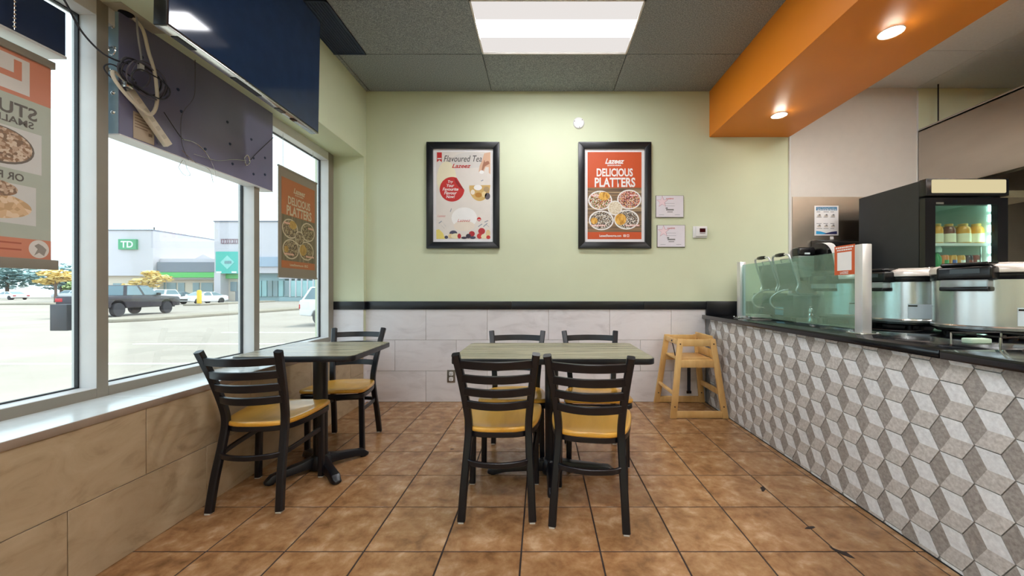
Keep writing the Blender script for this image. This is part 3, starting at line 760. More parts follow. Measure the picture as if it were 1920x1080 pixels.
def dispensers():
    t = thing('towel_dispenser', 'black paper towel dispenser on the steel sheet left of the cooler', 'dispenser', (2.84, YB-.022, 1.29))
    prof = [(0, 0), (-.17, .0), (-.215, .06), (-.215, .19), (-.16, .27), (-.06, .298), (0, .30)]
    M = Matrix(((0, 0, 1, 0), (1, 0, 0, 0), (0, 1, 0, 0), (0, 0, 0, 1)))
    MB().prism(prof, -.20, .20, M=M).build('housing', M_bplastic, t, bevel=.012, seg=3)
    MB().prism([(-.02, .05), (-.20, .07), (-.219, .10), (-.219, .18), (-.165, .262)], -.125, -.095, M=M).build('window_strip', mat('smoky_plastic', (70, 64, 66), .15), t)
    pt = MB(); pts = catmull([(2.60, 3.50, 1.53), (2.635, 3.485, 1.535), (2.67, 3.475, 1.515), (2.69, 3.47, 1.46), (2.688, 3.47, 1.38), (2.68, 3.475, 1.29)], 5)
    n = len(pts); vs = []; fs = []
    for k, p in enumerate(pts):
        w = .11*(1-k/(n-1))**.55
        vs += [(p.x-w, p.y-.02, p.z-.005), (p.x, p.y, p.z), (p.x, p.y+.001, p.z), (p.x-w, p.y-.019, p.z-.005)]
    for k in range(n-1):
        for i in range(4): fs.append((k*4+i, k*4+(i+1) % 4, k*4+4+(i+1) % 4, k*4+4+i))
    o = pt.add(vs, fs).build('paper_towel', M_paper, t); o.location = (-2.84, -(YB-.022), -1.29); o['label'] = 'white paper towel hanging from the dispenser'
    t = thing('soap_dispenser', 'soap dispenser with black cap behind the grill handles', 'dispenser', (2.53, YB-.022, 1.22))
    MB().box(-.078, -.10, .0, .078, 0, .215).build('tank', mat('smoky_tank', (120, 134, 126), .2), t, bevel=.012, seg=3)
    MB().box(-.084, -.108, .205, .084, 0, .292).build('cap', M_bplastic, t, bevel=.022, seg=4)
    MB().box(-.025, -.1095, .222, .025, -.1075, .238).build('badge', M_label, t)
    MB().box(-.03, -.09, -.03, .03, -.02, .002).build('nozzle', M_bplastic, t, bevel=.006)
dispensers()

# ------------------------------------------------------------------ drinks cooler
def cooler():
    X0, X1, Y0, Y1, H = 2.915, 3.545, 2.90, 3.50, 1.945
    t = thing('drinks_cooler', 'tall black drinks cooler with a glass door and lit header', 'cooler', ((X0+X1)/2, (Y0+Y1)/2, 0))
    w, d = (X1-X0)/2, (Y1-Y0)/2
    M_in = mat('cooler_liner', (206, 224, 216), .4, var=.02)
    b = MB().box(-w, -d+.045, .02, -w+.035, d, H-.006).box(w-.035, -d+.045, .02, w, d, H-.006).box(-w+.035, d-.035, .02, w-.035, d, H-.006).box(-w+.035, -d+.045, .02, w-.035, d-.035, .20).box(-w+.035, -d+.045, 1.80, w-.035, d-.035, H-.006)
    b.build('cabinet', M_fridge, t)
    MB().box(-w+.035, -d+.045, .20, -w+.039, d-.035, 1.80).box(w-.039, -d+.045, .20, w-.035, d-.035, 1.80).box(-w+.039, d-.039, .20, w-.039, d-.035, 1.80).box(-w+.039, -d+.05, 1.795, w-.039, d-.039, 1.80).build('liner', M_in, t)
    for k in range(18):
        z = .32+k*.082
        MB().box(w-.060, -d+.055, z, w-.038, -d+.075, z+.055).build('light_strip', emit('cool_strip', (210, 250, 240), 15.0), t)
    hd = MB().box(-w, -d-.012, 1.815, w, -d+.045, H).build('header_box', M_bplastic, t, bevel=.004)
    MB().prism(rrect(-w+.040, 1.835, w-.028, 1.936, .008), 0, .004, M=wallM(0, -d-.012, 0)).build('header_sign', emit('header_lit', (242, 226, 178), .80), hd)
    z0, z1 = .10, 1.800
    df = MB().box(-w, -d-.004, z0, -w+.078, -d+.040, z1).box(w-.078, -d-.004, z0, w, -d+.040, z1).box(-w+.078, -d-.004, z1-.052, w-.078, -d+.040, z1).box(-w+.078, -d-.004, z0, w-.078, -d+.040, z0+.08).build('door_frame', M_bplastic, t)
    MB().box(-w+.076, -d+.012, z0+.078, w-.076, -d+.018, z1-.050).build('door_glass', glass('cooler_door_glass', (240, 251, 246), .3), df)
    MB().box(-w+.082, -d-.0055, 1.752, -w+.14, -d-.0035, 1.766).build('maker_badge', mat('silver_badge', (150, 150, 140), .3, .8), df)
    MB().box(w-.045, -d-.035, .75, w-.025, -d-.004, 1.25).build('door_handle', M_bplastic, df, bevel=.006)
    for z in (1.445, 1.235):
        sh = MB()
        sh.box(-w+.042, -d+.075, z, w-.062, -d+.083, z+.022)
        for k in range(13):
            x = -w+.05+k*.039; sh.box(x-.003, -d+.083, z+.012, x+.003, d-.05, z+.018)
        sh.box(-w+.042, d-.055, z, w-.062, d-.047, z+.018)
        sh.build('wire_shelf', M_wplastic, t)
    for x in (-w+.0, w-.0):
        pass
    MB().box(w-.105, -d+.085, 1.26, w-.098, -d+.092, 1.445).build('shelf_post', M_steel, t)
    MB().box(-.055, d-.06, 1.47, -.045, d-.045, 1.79).build('shelf_post', M_steel, t)
    return (X0+X1)/2, (Y0+Y1)/2, w, d
fx, fy, fw, fd = cooler()
M_amber = mat('amber_drink', (218, 150, 52), .2, var=.08); M_cream = ink('cream_label', (240, 228, 200)); M_darkdrink = mat('dark_red_drink', (120, 58, 44), .2)
def bottle(label, x, y, r=.044, body=None, grp='juice bottles on the upper cooler shelf'):
    t = thing('juice_bottle', label, 'bottle', (x, y, 1.4665), 0, grp)
    MB().lathe([(r*.9, 0), (r, .006), (r, .11), (r*.9, .128), (r*.62, .142)], 24).build('body', body or M_amber, t)
    MB().lathe([(r+.0006, .012), (r+.0006, .082)], 24).build('label', M_cream, t)
    MB().lathe([(r*.62, .142), (r*.64, .145), (r*.64, .160), (r*.58, .162)], 20).build('cap', mat('gold_cap', (214, 170, 90), .3), t)
bx = lambda px, y: (px-1016)/714*y
for k, (px, y, r, bd, lb) in enumerate(((1757, 3.05, .036, None, 'amber juice bottle at the left edge of the cooler glass'), (1779, 3.055, .040, M_darkdrink, 'darker juice bottle second from left on the front of the shelf'), (1805, 3.05, .047, None, 'wide amber juice bottle with cream label, third along the shelf front'), (1830, 3.05, .045, None, 'amber juice bottle with cream label, last on the right of the shelf'),
        (1768, 3.17, .040, None, 'amber juice bottle in the second row, left'), (1792, 3.17, .040, M_darkdrink, 'dark juice bottle in the second row, middle'), (1818, 3.17, .040, None, 'amber juice bottle in the second row, right'))):
    bottle(lb, bx(px, y), y, r, bd)
def can(label, x, y, m, m2):
    t = thing('drink_can', label, 'can', (x, y, 1.2565), 0, 'drink cans on the lower cooler shelf')
    MB().lathe([(.024, 0), (.032, .008), (.032, .104), (.027, .116), (.027, .119), (.024, .117)], 24).build('body', m, t)
    MB().lathe([(.0324, .03), (.0324, .08)], 10, a0=math.radians(235), a1=math.radians(300)).build('can_print', m2, t)
cg = ink('can_gold', (208, 150, 60), .25); co = ink('can_orange', (206, 116, 52), .25); cr = ink('can_red', (140, 58, 50), .25); cp = ink('can_purple', (50, 34, 54), .25); cgn = ink('can_green', (40, 150, 90), .25); cb = ink('can_blue', (60, 90, 170), .25)
cw = ink('white', (240, 238, 236))
for px, y, m, m2, lb in ((1769, 3.03, co, cgn, 'orange drink can second from the left on the lower shelf'), (1784, 3.03, cg, cb, 'golden drink can with a blue emblem on the lower shelf'), (1799.5, 3.04, cg, cw, 'golden drink can right of the blue emblem can'), (1814, 3.04, cp, cr, 'dark purple drink can on the lower shelf'), (1829.5, 3.03, cr, cw, 'dark red drink can rightmost on the lower shelf')):
    can(lb, bx(px, y), y, m, m2)
t = thing('drink_bottle', 'green bottle with a round pale cap at the left of the lower shelf', 'bottle', (bx(1756, 3.03), 3.03, 1.2565))
MB().lathe([(.026, 0), (.030, .006), (.030, .10), (.016, .125), (.014, .14)], 20).build('body', cgn, t)
MB().lathe([(.014, .14), (.030, .142), (.032, .165), (.024, .185), (.001, .19)], 20).build('cap', mat('pale_cap', (190, 220, 215), .3), t)

# ------------------------------------------------------------------ exhaust hood
def hood():
    t = thing('exhaust_hood', 'long stainless exhaust hood hanging over the kitchen', 'range hood', (3.69, 1.4, 2.045))
    L = 2.33
    MB().box(0, -L, 0, .012, L, .615).build('front_panel', M_steelh, t, bevel=.002)
    MB().box(0, -L, .600, 1.3, L, .615).box(.012, L-.012, 0, 1.3, L, .60).box(1.288, -L, 0, 1.3, L, .60).box(.012, -L, 0, 1.3, -L+.012, .60).build('hood_shell', M_steelh, t)
    MB().box(0, -L, .612, .03, L, .630).build('top_lip', M_steel, t, bevel=.002)
    MB().box(.012, -L, 0, .09, L, .03).build('drip_gutter', M_steel, t)
    F = mat('dark_filter', (34, 27, 24), .5, .4)
    for k in range(9):
        y = L-.02-.5*(k+1)
        fl_ = MB().box(0, 0, 0, .62, .48, .012).build('baffle_filter', F, t, M=Matrix.Translation((.35, y, .10)) @ Matrix.Rotation(math.radians(-38), 4, 'Y'))
        if k < 4:
            for q in range(9):
                MB().box(.03, .02+q*.052, -.012, .59, .045+q*.052, .0).build('baffle_slat', mat('filter_slat', (70, 56, 48), .4, .6), fl_)
    MB().tube([(.35, L-.02, .115), (.35, -L+.02, .115)], .012, 8).build('filter_rail', M_steel, t)
    MB().box(.12, L-.50, -.16, .60, L-.04, -.10).build('grease_tray', mat('cream_tray', (206, 198, 168), .4), t)
    tag(MB().tube([(3.83, 3.68, 2.655), (3.83, 3.68, CZ+.03)], .006, 8).build('hanger_rod', M_chair), 'thin dark rod hanging the hood from the ceiling', 'rod')
    tag(MB().box(3.80, 3.60, 2.66, 3.92, 3.72, 2.70).build('hanger_bracket', M_chair, bevel=.003), 'small black bracket on top of the hood', 'bracket')
    b = thing('pipe_outlet', 'bent brass pipe outlet on the wall right of the cooler', 'pipe', (4.15, 3.50, 1.89))
    MB().tube(catmull([(-.12, .2, 0), (-.10, 0, 0), (.0, 0, 0), (.055, 0, .0), (.07, 0, -.02), (.068, 0, -.06)], 5), .012, 10).build('pipe', mat('brass', (150, 130, 90), .3, 1.0), b)
    MB().lathe([(.020, -.11), (.022, -.085), (.016, -.06)], 14, M=Matrix.Translation((.068, 0, 0))).build('nozzle', mat('pale_brass', (200, 180, 130), .3, 1.0), b)
hood()

# ------------------------------------------------------------------ things on the back wall
def frame(t, hw, hh, w=.063, depth=.032):
    MB().prism([(-hw, -hh), (-hw+w, -hh+w), (-hw+w, hh-w), (-hw, hh)], 0, depth).build('frame_bar', M_black, t, bevel=.003)
    MB().prism([(hw, -hh), (hw, hh), (hw-w, hh-w), (hw-w, -hh+w)], 0, depth).build('frame_bar', M_black, t, bevel=.003)
    MB().prism([(-hw, hh), (-hw+w, hh-w), (hw-w, hh-w), (hw, hh)], 0, depth).build('frame_bar', M_black, t, bevel=.003)
    MB().prism([(-hw, -hh), (hw, -hh), (hw-w, -hh+w), (-hw+w, -hh+w)], 0, depth).build('frame_bar', M_black, t, bevel=.003)
    MB().box(-hw+w-.002, -hh+w-.002, 0, hw-w+.002, hh-w+.002, .010).build('mat_board', ink('mat_white', (238, 236, 238)), t)
def food(name, stops, scale): return ramp_mat('food_'+name, stops, .6, scale, kind='voronoi')
F_salad = food('salad', [(0, (225, 210, 190)), (.2, (150, 60, 48)), (.36, (92, 130, 60)), (.5, (236, 226, 212)), (.66, (196, 130, 70)), (.82, (110, 70, 50))], 130)
F_meat = food('meat', [(0, (214, 170, 150)), (.2, (120, 54, 48)), (.4, (224, 206, 196)), (.55, (196, 92, 92)), (.75, (66, 52, 44)), (.88, (230, 180, 90))], 130)
F_grey = food('grey', [(0, (226, 222, 212)), (.25, (96, 84, 74)), (.45, (176, 166, 148)), (.62, (120, 90, 66)), (.8, (60, 56, 54))], 140)
F_fries = ramp_mat('food_fries', [(.35, (176, 118, 40)), (.5, (226, 170, 70)), (.62, (238, 196, 104))], .6, 60, stretch=(1, .35, 1))
F_rice = food('rice', [(0, (226, 214, 190)), (.4, (238, 230, 212)), (.7, (206, 188, 156))], 170)
F_slats = ramp_mat('print_wood_boards', [(.3, (70, 56, 44)), (.45, (150, 120, 88)), (.55, (96, 78, 62)), (.66, (186, 158, 122))], .6, 26, detail=2, stretch=(.04, 1, 1))
I_or = ink('poster_orange', (204, 84, 38)); I_w = ink('white', (240, 238, 236)); I_red = ink('poster_red', (196, 44, 42)); I_blk = ink('black', (40, 36, 36))
def platter_print(t, k, z, I_or=I_or, I_w=I_w, F_slats=F_slats, foods=None):
    """the flat platter advertisement, drawn in units of the framed print and scaled by k"""
    def P(cx, cy): return ((cx-331)/5.4/190*k, (524-cy)/5.4/190*k)
    def rect(nm, a, b, c, d, m, dz=0, th=.0006):
        x0, y1 = P(a, b); x1, y0 = P(c, d); MB().box(x0, y0, z+dz, x1, y1, z+dz+th).build(nm, m, t)
    rect('orange_print', 58, 85, 603, 965, I_or)
    rect('wood_print', 58, 445, 603, 893, F_slats, .0006)
    def T(s, a, b, c, d, m=I_w, **kw):
        x0, y1 = P(a, b); x1, y0 = P(c, d); text('lettering', s, (x0+x1)/2, (y0+y1)/2, x1-x0, y1-y0, z+.0022, m, t, **kw)
    T('Lazeez', 235, 150, 430, 205, shear=.35, bold=.03); T('SHAWARMA', 258, 212, 398, 228, bold=.03)
    T('DELICIOUS', 150, 250, 515, 333, bold=.03); T('PLATTERS', 130, 343, 540, 440, bold=.03)
    T('LazeezShawarma.com', 178, 918, 398, 942, bold=.03)
    rect('icon_square', 420, 918, 444, 942, I_w, .0008); rect('icon_square', 454, 918, 478, 942, I_w, .0008)
    T('f', 427, 921, 437, 942, I_or, bold=.02); rect('icon_ring', 459, 923, 473, 937, I_or, .0016)
    dishes = [(185, 573, 122, 98, F_salad, (225, 530, 60, 42, F_fries)), (478, 565, 122, 100, F_meat, None), (197, 775, 126, 100, F_grey, (125, 780, 34, 34, F_fries)),
              (452, 768, 127, 100, F_grey, (392, 765, 58, 58, F_fries)), (335, 650, 74, 74, F_rice, None)]
    for i, (cx, cy, rx, ry, f, ex) in enumerate(dishes):
        if foods: f = foods[i % 2]; ex = ex and ex[:4]+(foods[-1],)
        x, y = P(cx, cy); q = k/5.4/190; dz = z+.0014+i*.0001
        MB().prism(ellipse(x, y, rx*q, ry*q), dz, dz+.0004).build('plate_print', I_w, t)
        MB().prism(ellipse(x, y, rx*q*.89, ry*q*.88), dz+.0004, dz+.0006).build('food_print', f, t)
        if ex:
            x, y = P(ex[0], ex[1]); MB().prism(ellipse(x, y, ex[2]*q, ex[3]*q, 18), dz+.0006, dz+.0008).build('food_print', ex[4], t)
    I_pk = ink('pink_strip', (226, 150, 136))
    for a, b, c in ((90, 524, 178), (480, 522, 570), (92, 827, 236), (440, 827, 582)):
        rect('small_print', a, b-8, c, b+8, I_pk, .0026)
        x = a+6
        while x < c-10:
            l = random.randint(8, 22); rect('small_print', x, b-5, min(x+l, c-4), b+5, I_w, .0032, .0003); x += l+5
t = thing('framed_poster', 'black framed orange poster of platters, beside the certificates', 'poster', M=wallM(.716*.9995, YB, 2.032))
frame(t, .358, .5215); platter_print(t, 1.0, .0105)
def tea_poster():
    t = thing('framed_poster', 'black framed white tea poster with a red bubble, left on the back wall', 'poster', M=wallM(-.774, YB, 2.032))
    frame(t, .358, .5215)
    q = .001124; z = .0105
    def P(cx, cy): return ((cx-416.5)*q, (549.5-cy)*q)
    def poly(nm, pts, m, dz, th=.0004): MB().prism([P(*p) for p in pts], z+dz, z+dz+th).build(nm, m, t)
    def ell(nm, cx, cy, rx, ry, m, dz): x, y = P(cx, cy); MB().prism(ellipse(x, y, rx*q, ry*q, 22), z+dz, z+dz+.0004).build(nm, m, t)
    def T(s, a, b, c, d, m, dz=.002, **kw):
        x0, y1 = P(a, b); x1, y0 = P(c, d); text('lettering', s, (x0+x1)/2, (y0+y1)/2, x1-x0, y1-y0, z+dz, m, t, **kw)
    poly('print_ground', [(180, 165), (655, 165), (655, 930), (180, 930)], ink('tea_ground', (226, 219, 212)), 0)
    ell('glow_print', 270, 400, 85, 150, ink('tea_glow', (236, 228, 198)), .0004)
    ell('glow_print', 480, 240, 160, 70, ink('tea_mist', (217, 212, 208)), .0004)
    poly('ribbon_print', [(186, 172), (229, 172), (229, 258), (207.5, 238), (186, 258)], I_red, .0006)
    poly('small_print', [(191, 222), (225, 222), (225, 231), (191, 231)], I_w, .001)
    T('Flavoured Tea', 246, 200, 578, 254, I_blk, shear=.28)
    T('Lazeez', 318, 272, 485, 309, I_red, shear=.35, bold=.02)
    sk = ink('skin_print', (216, 176, 148)); skd = ink('skin_shade_print', (166, 112, 88))
    poly('hand_picture', [(600, 180), (655, 170), (655, 365), (640, 350), (640, 300), (612, 300), (596, 345), (575, 362), (552, 340), (560, 290), (585, 235)], sk, .0008)
    poly('hand_picture', [(585, 290), (600, 240), (640, 250), (648, 270), (606, 295), (588, 335), (574, 345)], skd, .0012)
    poly('hand_picture', [(600, 225), (640, 215), (652, 235), (606, 258)], sk, .0016)
    ell('sugar_picture', 578, 345, 20, 16, I_w, .002)
    rd = [(318+108*math.cos(a), 495+108*math.sin(a)) for a in [math.radians(x) for x in range(20, 291, 10)]]
    poly('bubble_print', [(427, 505)]+rd+[(360, 396)], I_red, .0008)
    poly('bubble_fold', [(337, 388), (427, 500), (380, 478), (350, 440)], ink('fold_red', (150, 32, 34)), .0012)
    for s, b, w in (('Try', 432, 46), ('Your', 463, 66), ('Favourite', 495, 138), ('Flavour', 528, 112), ('Now!', 560, 76)):
        T(s, 305-w/2, b-15, 305+w/2, b+13, I_w, shear=.25, bold=.015)
    cup = [(470, 462)]+[(560+92*math.cos(a), 470+128*math.sin(a)) for a in [math.radians(x) for x in range(175, 15, -8)]]
    cup = [(min(x, 655), y) for x, y in cup]+[(655, 458)]
    poly('tea_cup_picture', cup, ink('tea_gold', (206, 170, 104)), .0006)
    for cx, cy, rx, ry, m in ((545, 480, 36, 24, I_w), (620, 495, 26, 24, ink('tea_leaf', (176, 150, 110))), (550, 545, 30, 22, ink('tea_amber', (180, 126, 48))), (628, 555, 24, 30, ink('tea_dark', (92, 84, 92))), (600, 540, 22, 26, ink('tea_straw', (226, 204, 150))), (500, 520, 18, 22, ink('tea_cream', (232, 222, 206)))):
        ell('tea_cup_picture', cx, cy, rx, ry, m, .001)
    ell('white_cup_picture', 425, 745, 112, 92, ink('cup_white', (240, 238, 236)), .0004)
    ell('white_cup_picture', 425, 815, 92, 46, ink('cup_shade', (232, 220, 206)), .0008)
    T('Lazeez', 366, 756, 480, 780, I_red, shear=.35); T('Lazeez', 192, 718, 262, 738, ink('faint_red', (206, 120, 116)), shear=.35)
    ell('badge_print', 555, 757, 18, 18, I_red, .0008); poly('badge_print', [(543, 760), (567, 760), (567, 766), (543, 766)], I_w, .0014)
    sp_ = ink('splash_grey', (150, 156, 166))
    for a, b, c, d in ((200, 790, 226, 770), (226, 770, 262, 820), (215, 800, 250, 835), (240, 790, 262, 815), (545, 820, 580, 795), (600, 780, 632, 765), (610, 800, 640, 820), (590, 820, 625, 790), (300, 690, 312, 660), (570, 420, 590, 410)):
        poly('splash_picture', [(a, b), (c, d), (c+4, d+7), (a+5, b+6)], sp_, .0008)
    poly('lemon_picture', [(182, 930), (180, 850), (205, 845), (240, 880), (258, 930)], ink('lemon', (232, 214, 120)), .0012)
    fr_ = [(330, 880, 34, 24, ink('berry_blue', (70, 70, 92))), (310, 905, 26, 20, ink('pear', (226, 200, 150))), (350, 905, 40, 24, ink('apple_cut', (236, 226, 190))), (382, 905, 16, 22, ink('berry_red', (176, 40, 48))), (268, 915, 16, 14, ink('berry_blue', (70, 70, 92))),
           (492, 885, 26, 24, ink('berry_red', (176, 40, 48))), (462, 905, 22, 20, ink('berry_dark', (54, 44, 62))), (500, 918, 26, 12, ink('berry_blue', (70, 70, 92))), (578, 862, 30, 28, ink('berry_red', (176, 40, 48))), (560, 905, 24, 24, ink('apple_red', (200, 54, 50))), (600, 908, 28, 20, ink('apple_cut', (236, 226, 190))), (634, 880, 20, 30, ink('pear', (226, 200, 150))), (636, 915, 18, 16, ink('apple_red', (200, 54, 50))), (425, 920, 26, 10, ink('berry_dark', (54, 44, 62)))]
    for i, (cx, cy, rx, ry, m) in enumerate(fr_): ell('fruit_picture', cx, cy, rx, ry, m, .0014+.0001*i)
tea_poster()
def certificate(label, x, z, w, h):
    t = thing('certificate', label, 'certificate', M=wallM(x, YB, z), group='certificates beside the orange poster')
    MB().box(-w/2, -h/2, 0, w/2, h/2, .012).build('backing_block', mat('certificate_edge', (96, 90, 80), .5), t, bevel=.001)
    MB().box(-w/2+.004, -h/2+.004, .012, w/2-.003, h/2-.003, .0126).build('sheet', ink('certificate_lilac', (226, 222, 230)), t)
    pk = ink('star_rose', (172, 110, 132)); pale = ink('star_pale', (236, 214, 222))
    cx, cy = -w/2+.052, h/2-.062; pts = []
    for k in range(10):
        a = math.radians(90+36*k); r = .060 if k % 2 == 0 else .025; pts.append((cx+r*math.cos(a)+.012, cy+r*math.sin(a)))
    x0 = -w/2+.005
    pin = [(max(p[0]*.9+cx*.1, x0), p[1]*.9+cy*.1) for p in pts]
    MB().prism([(max(p[0], x0), p[1]) for p in pts], .0126, .0129).build('star_print', pk, t)
    MB().prism(pin, .0129, .0132).build('star_print', pale, t)
    g = ink('grey_ink', (120, 120, 122)); rd = ink('news_red', (190, 50, 50))
    text('lettering', 'theNEWS', .0, h/2-.032, .075, .014, .0134, rd, t, bold=.02)
    for y, w2 in ((.030, .095), (.005, .10)): MB().box(-w2/2, y-.002, .0127, w2/2, y+.002, .013).build('small_print', ink('pale_grey_ink', (178, 176, 186)), t)
    MB().box(-.035, -.04, .0127, .04, -.026, .013).box(-.04, -.024, .0127, -.02, -.010, .013).box(-.025, -.058, .0127, .03, -.051, .013).build('small_print', ink('grey_ink', (120, 120, 122)), t)
    for a in (-.105, .05): MB().box(a, -.085, .0127, a+.05, -.080, .013).build('small_print', ink('pale_grey_ink', (178, 176, 186)), t)
certificate('upper white certificate with a rose star beside the orange poster', 1.258, 1.09+(546-387.5)/190, .274, .216)
certificate('lower white certificate with a rose star beside the thermostat', 1.272, 1.09+(546-443)/190, .276, .218)
t = thing('thermostat', 'white thermostat with a small dark red display on the green wall', 'thermostat', M=wallM(1.558, YB, 1.09+(546-435.5)/190))
MB().box(-.070, -.058, 0, .070, .058, .016).build('back_plate', M_wplastic, t, bevel=.006); MB().box(-.05, -.045, .014, .066, .05, .030).build('cover', M_wplastic, t, bevel=.008)
MB().box(-.012, -.005, .030, .045, .034, .0312).build('display', emit('thermo_display', (70, 22, 24), .6), t)
MB().box(-.010, -.018, .030, .043, -.010, .0308).build('button_row', mat('grey_buttons', (150, 130, 136), .4), t)
t = thing('round_cover', 'round white cover plate high on the green wall', 'cover plate', M=wallM((1085-1016)/190, YB, 1.09+(546-231)/190))
MB().lathe([(.055, 0), (.055, .008), (.048, .014), (.001, .016)], 32).build('cover', M_wplastic, t)
for a in (40, 160, 280): MB().lathe([(.004, .010), (.004, .016), (.001, .017)], 8, M=Matrix.Translation((.044*math.cos(math.radians(a)), .044*math.sin(math.radians(a)), 0))).build('screw', M_screw, t)
t = thing('wall_outlet', 'steel double power outlet low on the tiled back wall', 'outlet', M=wallM((846.5-1016)/190, YB-.011, 1.09-159/190))
MB().box(-.040, -.062, 0, .040, .062, .006).build('cover_plate', mat('outlet_steel', (128, 122, 112), .35, .7), t, bevel=.003)
for y in (.026, -.026):
    MB().prism(rrect(-.020, y-.019, .020, y+.019, .010), .006, .010).build('socket', M_wplastic, t)
    MB().box(-.009, y-.004, .010, -.006, y+.008, .0106).box(.006, y-.004, .010, .009, y+.008, .0106).prism(ellipse(0, y-.011, .004, .004, 10), .010, .0106).build('socket_slot', M_bplastic, t)

# ------------------------------------------------------------------ things at the windows
def window_panel():
    t = thing('sign_box', 'dark panel of a sign box hung inside the middle window, cables in front', 'sign box', (-1.952, 1.80, 1.825))
    W = 1.03; H = .575
    MB().box(-.085, .0, 0, -.004, W, H).build('housing', mat('pale_blue_metal', (150, 176, 190), .45, .3, var=.1), t, bevel=.002)
    MB().box(-.004, .0, 0.0, .0, W, H).build('face_panel', M_navy, t)
    for y, z in ((.10, .42), (.29, .36), (.31, .25), (.46, .10), (.62, .33), (.64, .20), (.66, .08), (.82, .30), (.84, .18), (.84, .07), (.95, .22), (.95, .10)):
        MB().lathe([(.009, 0), (.007, .004), (.001, .005)], 10, M=leftM(0, y, z)).build('rivet', M_navy2, t)
    for x, z in ((-.03, .50), (-.025, .40), (-.05, .30), (-.03, .19), (-.03, .10)):
        MB().lathe([(.010, 0), (.007, .004), (.001, .006)], 10, M=wallM(x, 0, z)).build('rivet', M_steel, t)
    MB().tube([(-.034, -.004, .40+.016*math.cos(a)) if False else (-.028+.016*math.sin(a), -.006, .385+.02*math.cos(a)) for a in [k*math.pi/8 for k in range(16)]], .0035, 6, closed=True).build('hanging_ring', M_chrome, t)
    MB().box(-.085, -.002, -.006, .004, W, .0).build('bottom_lip', M_alu, t)
    turn(t)
    s = thing('paper_notice', 'tan printed sticker on the lower corner of the dark sign box', 'sticker', M=RL @ leftM(-1.951, 1.912, 1.896))
    MB().box(-.052, -.065, 0, .048, .065, .0012).build('sheet', ink('tan_sheet', (176, 160, 140)), s)
    for k in range(5):
        MB().box(-.045, .048-k*.014, .0012, random.uniform(0, .04), .052-k*.014, .0016).build('small_print', ink('brown_ink', (120, 100, 84)), s)
    MB().box(.02, -.03, .0012, .038, -.015, .0016).build('small_print', ink('brown_ink', (120, 100, 84)), s)
window_panel()
def left_panel():
    t = thing('sign_box', 'navy sign box hung at the top of the nearest window', 'sign box', (-1.99, .62, 2.08))
    MB().box(-.08, -.5, 0, 0, 1.01, .185).build('housing', M_navy2, t, bevel=.003)
    MB().box(-.085, -.5, -.012, .003, 1.012, 0).build('bottom_lip', M_alu, t, bevel=.002)
    turn(t)
    c = thing('blind_chain', 'beaded pull chain hanging in front of the nearest navy sign box', 'chain', (-1.94, 1.435, 2.06))
    b = MB()
    for k in range(18):
        b.lathe([(.001, -.005), (.005, 0), (.001, .005)], 6, M=Matrix.Translation((0, 0, .012+k*.0155)))
    b.build('chain_beads', M_steel, c, kind='stuff')
    MB().tube([(0, 0, 0), (0, 0, .30)], .0012, 6).build('cord', M_steel, c)
    turn(c)
left_panel()
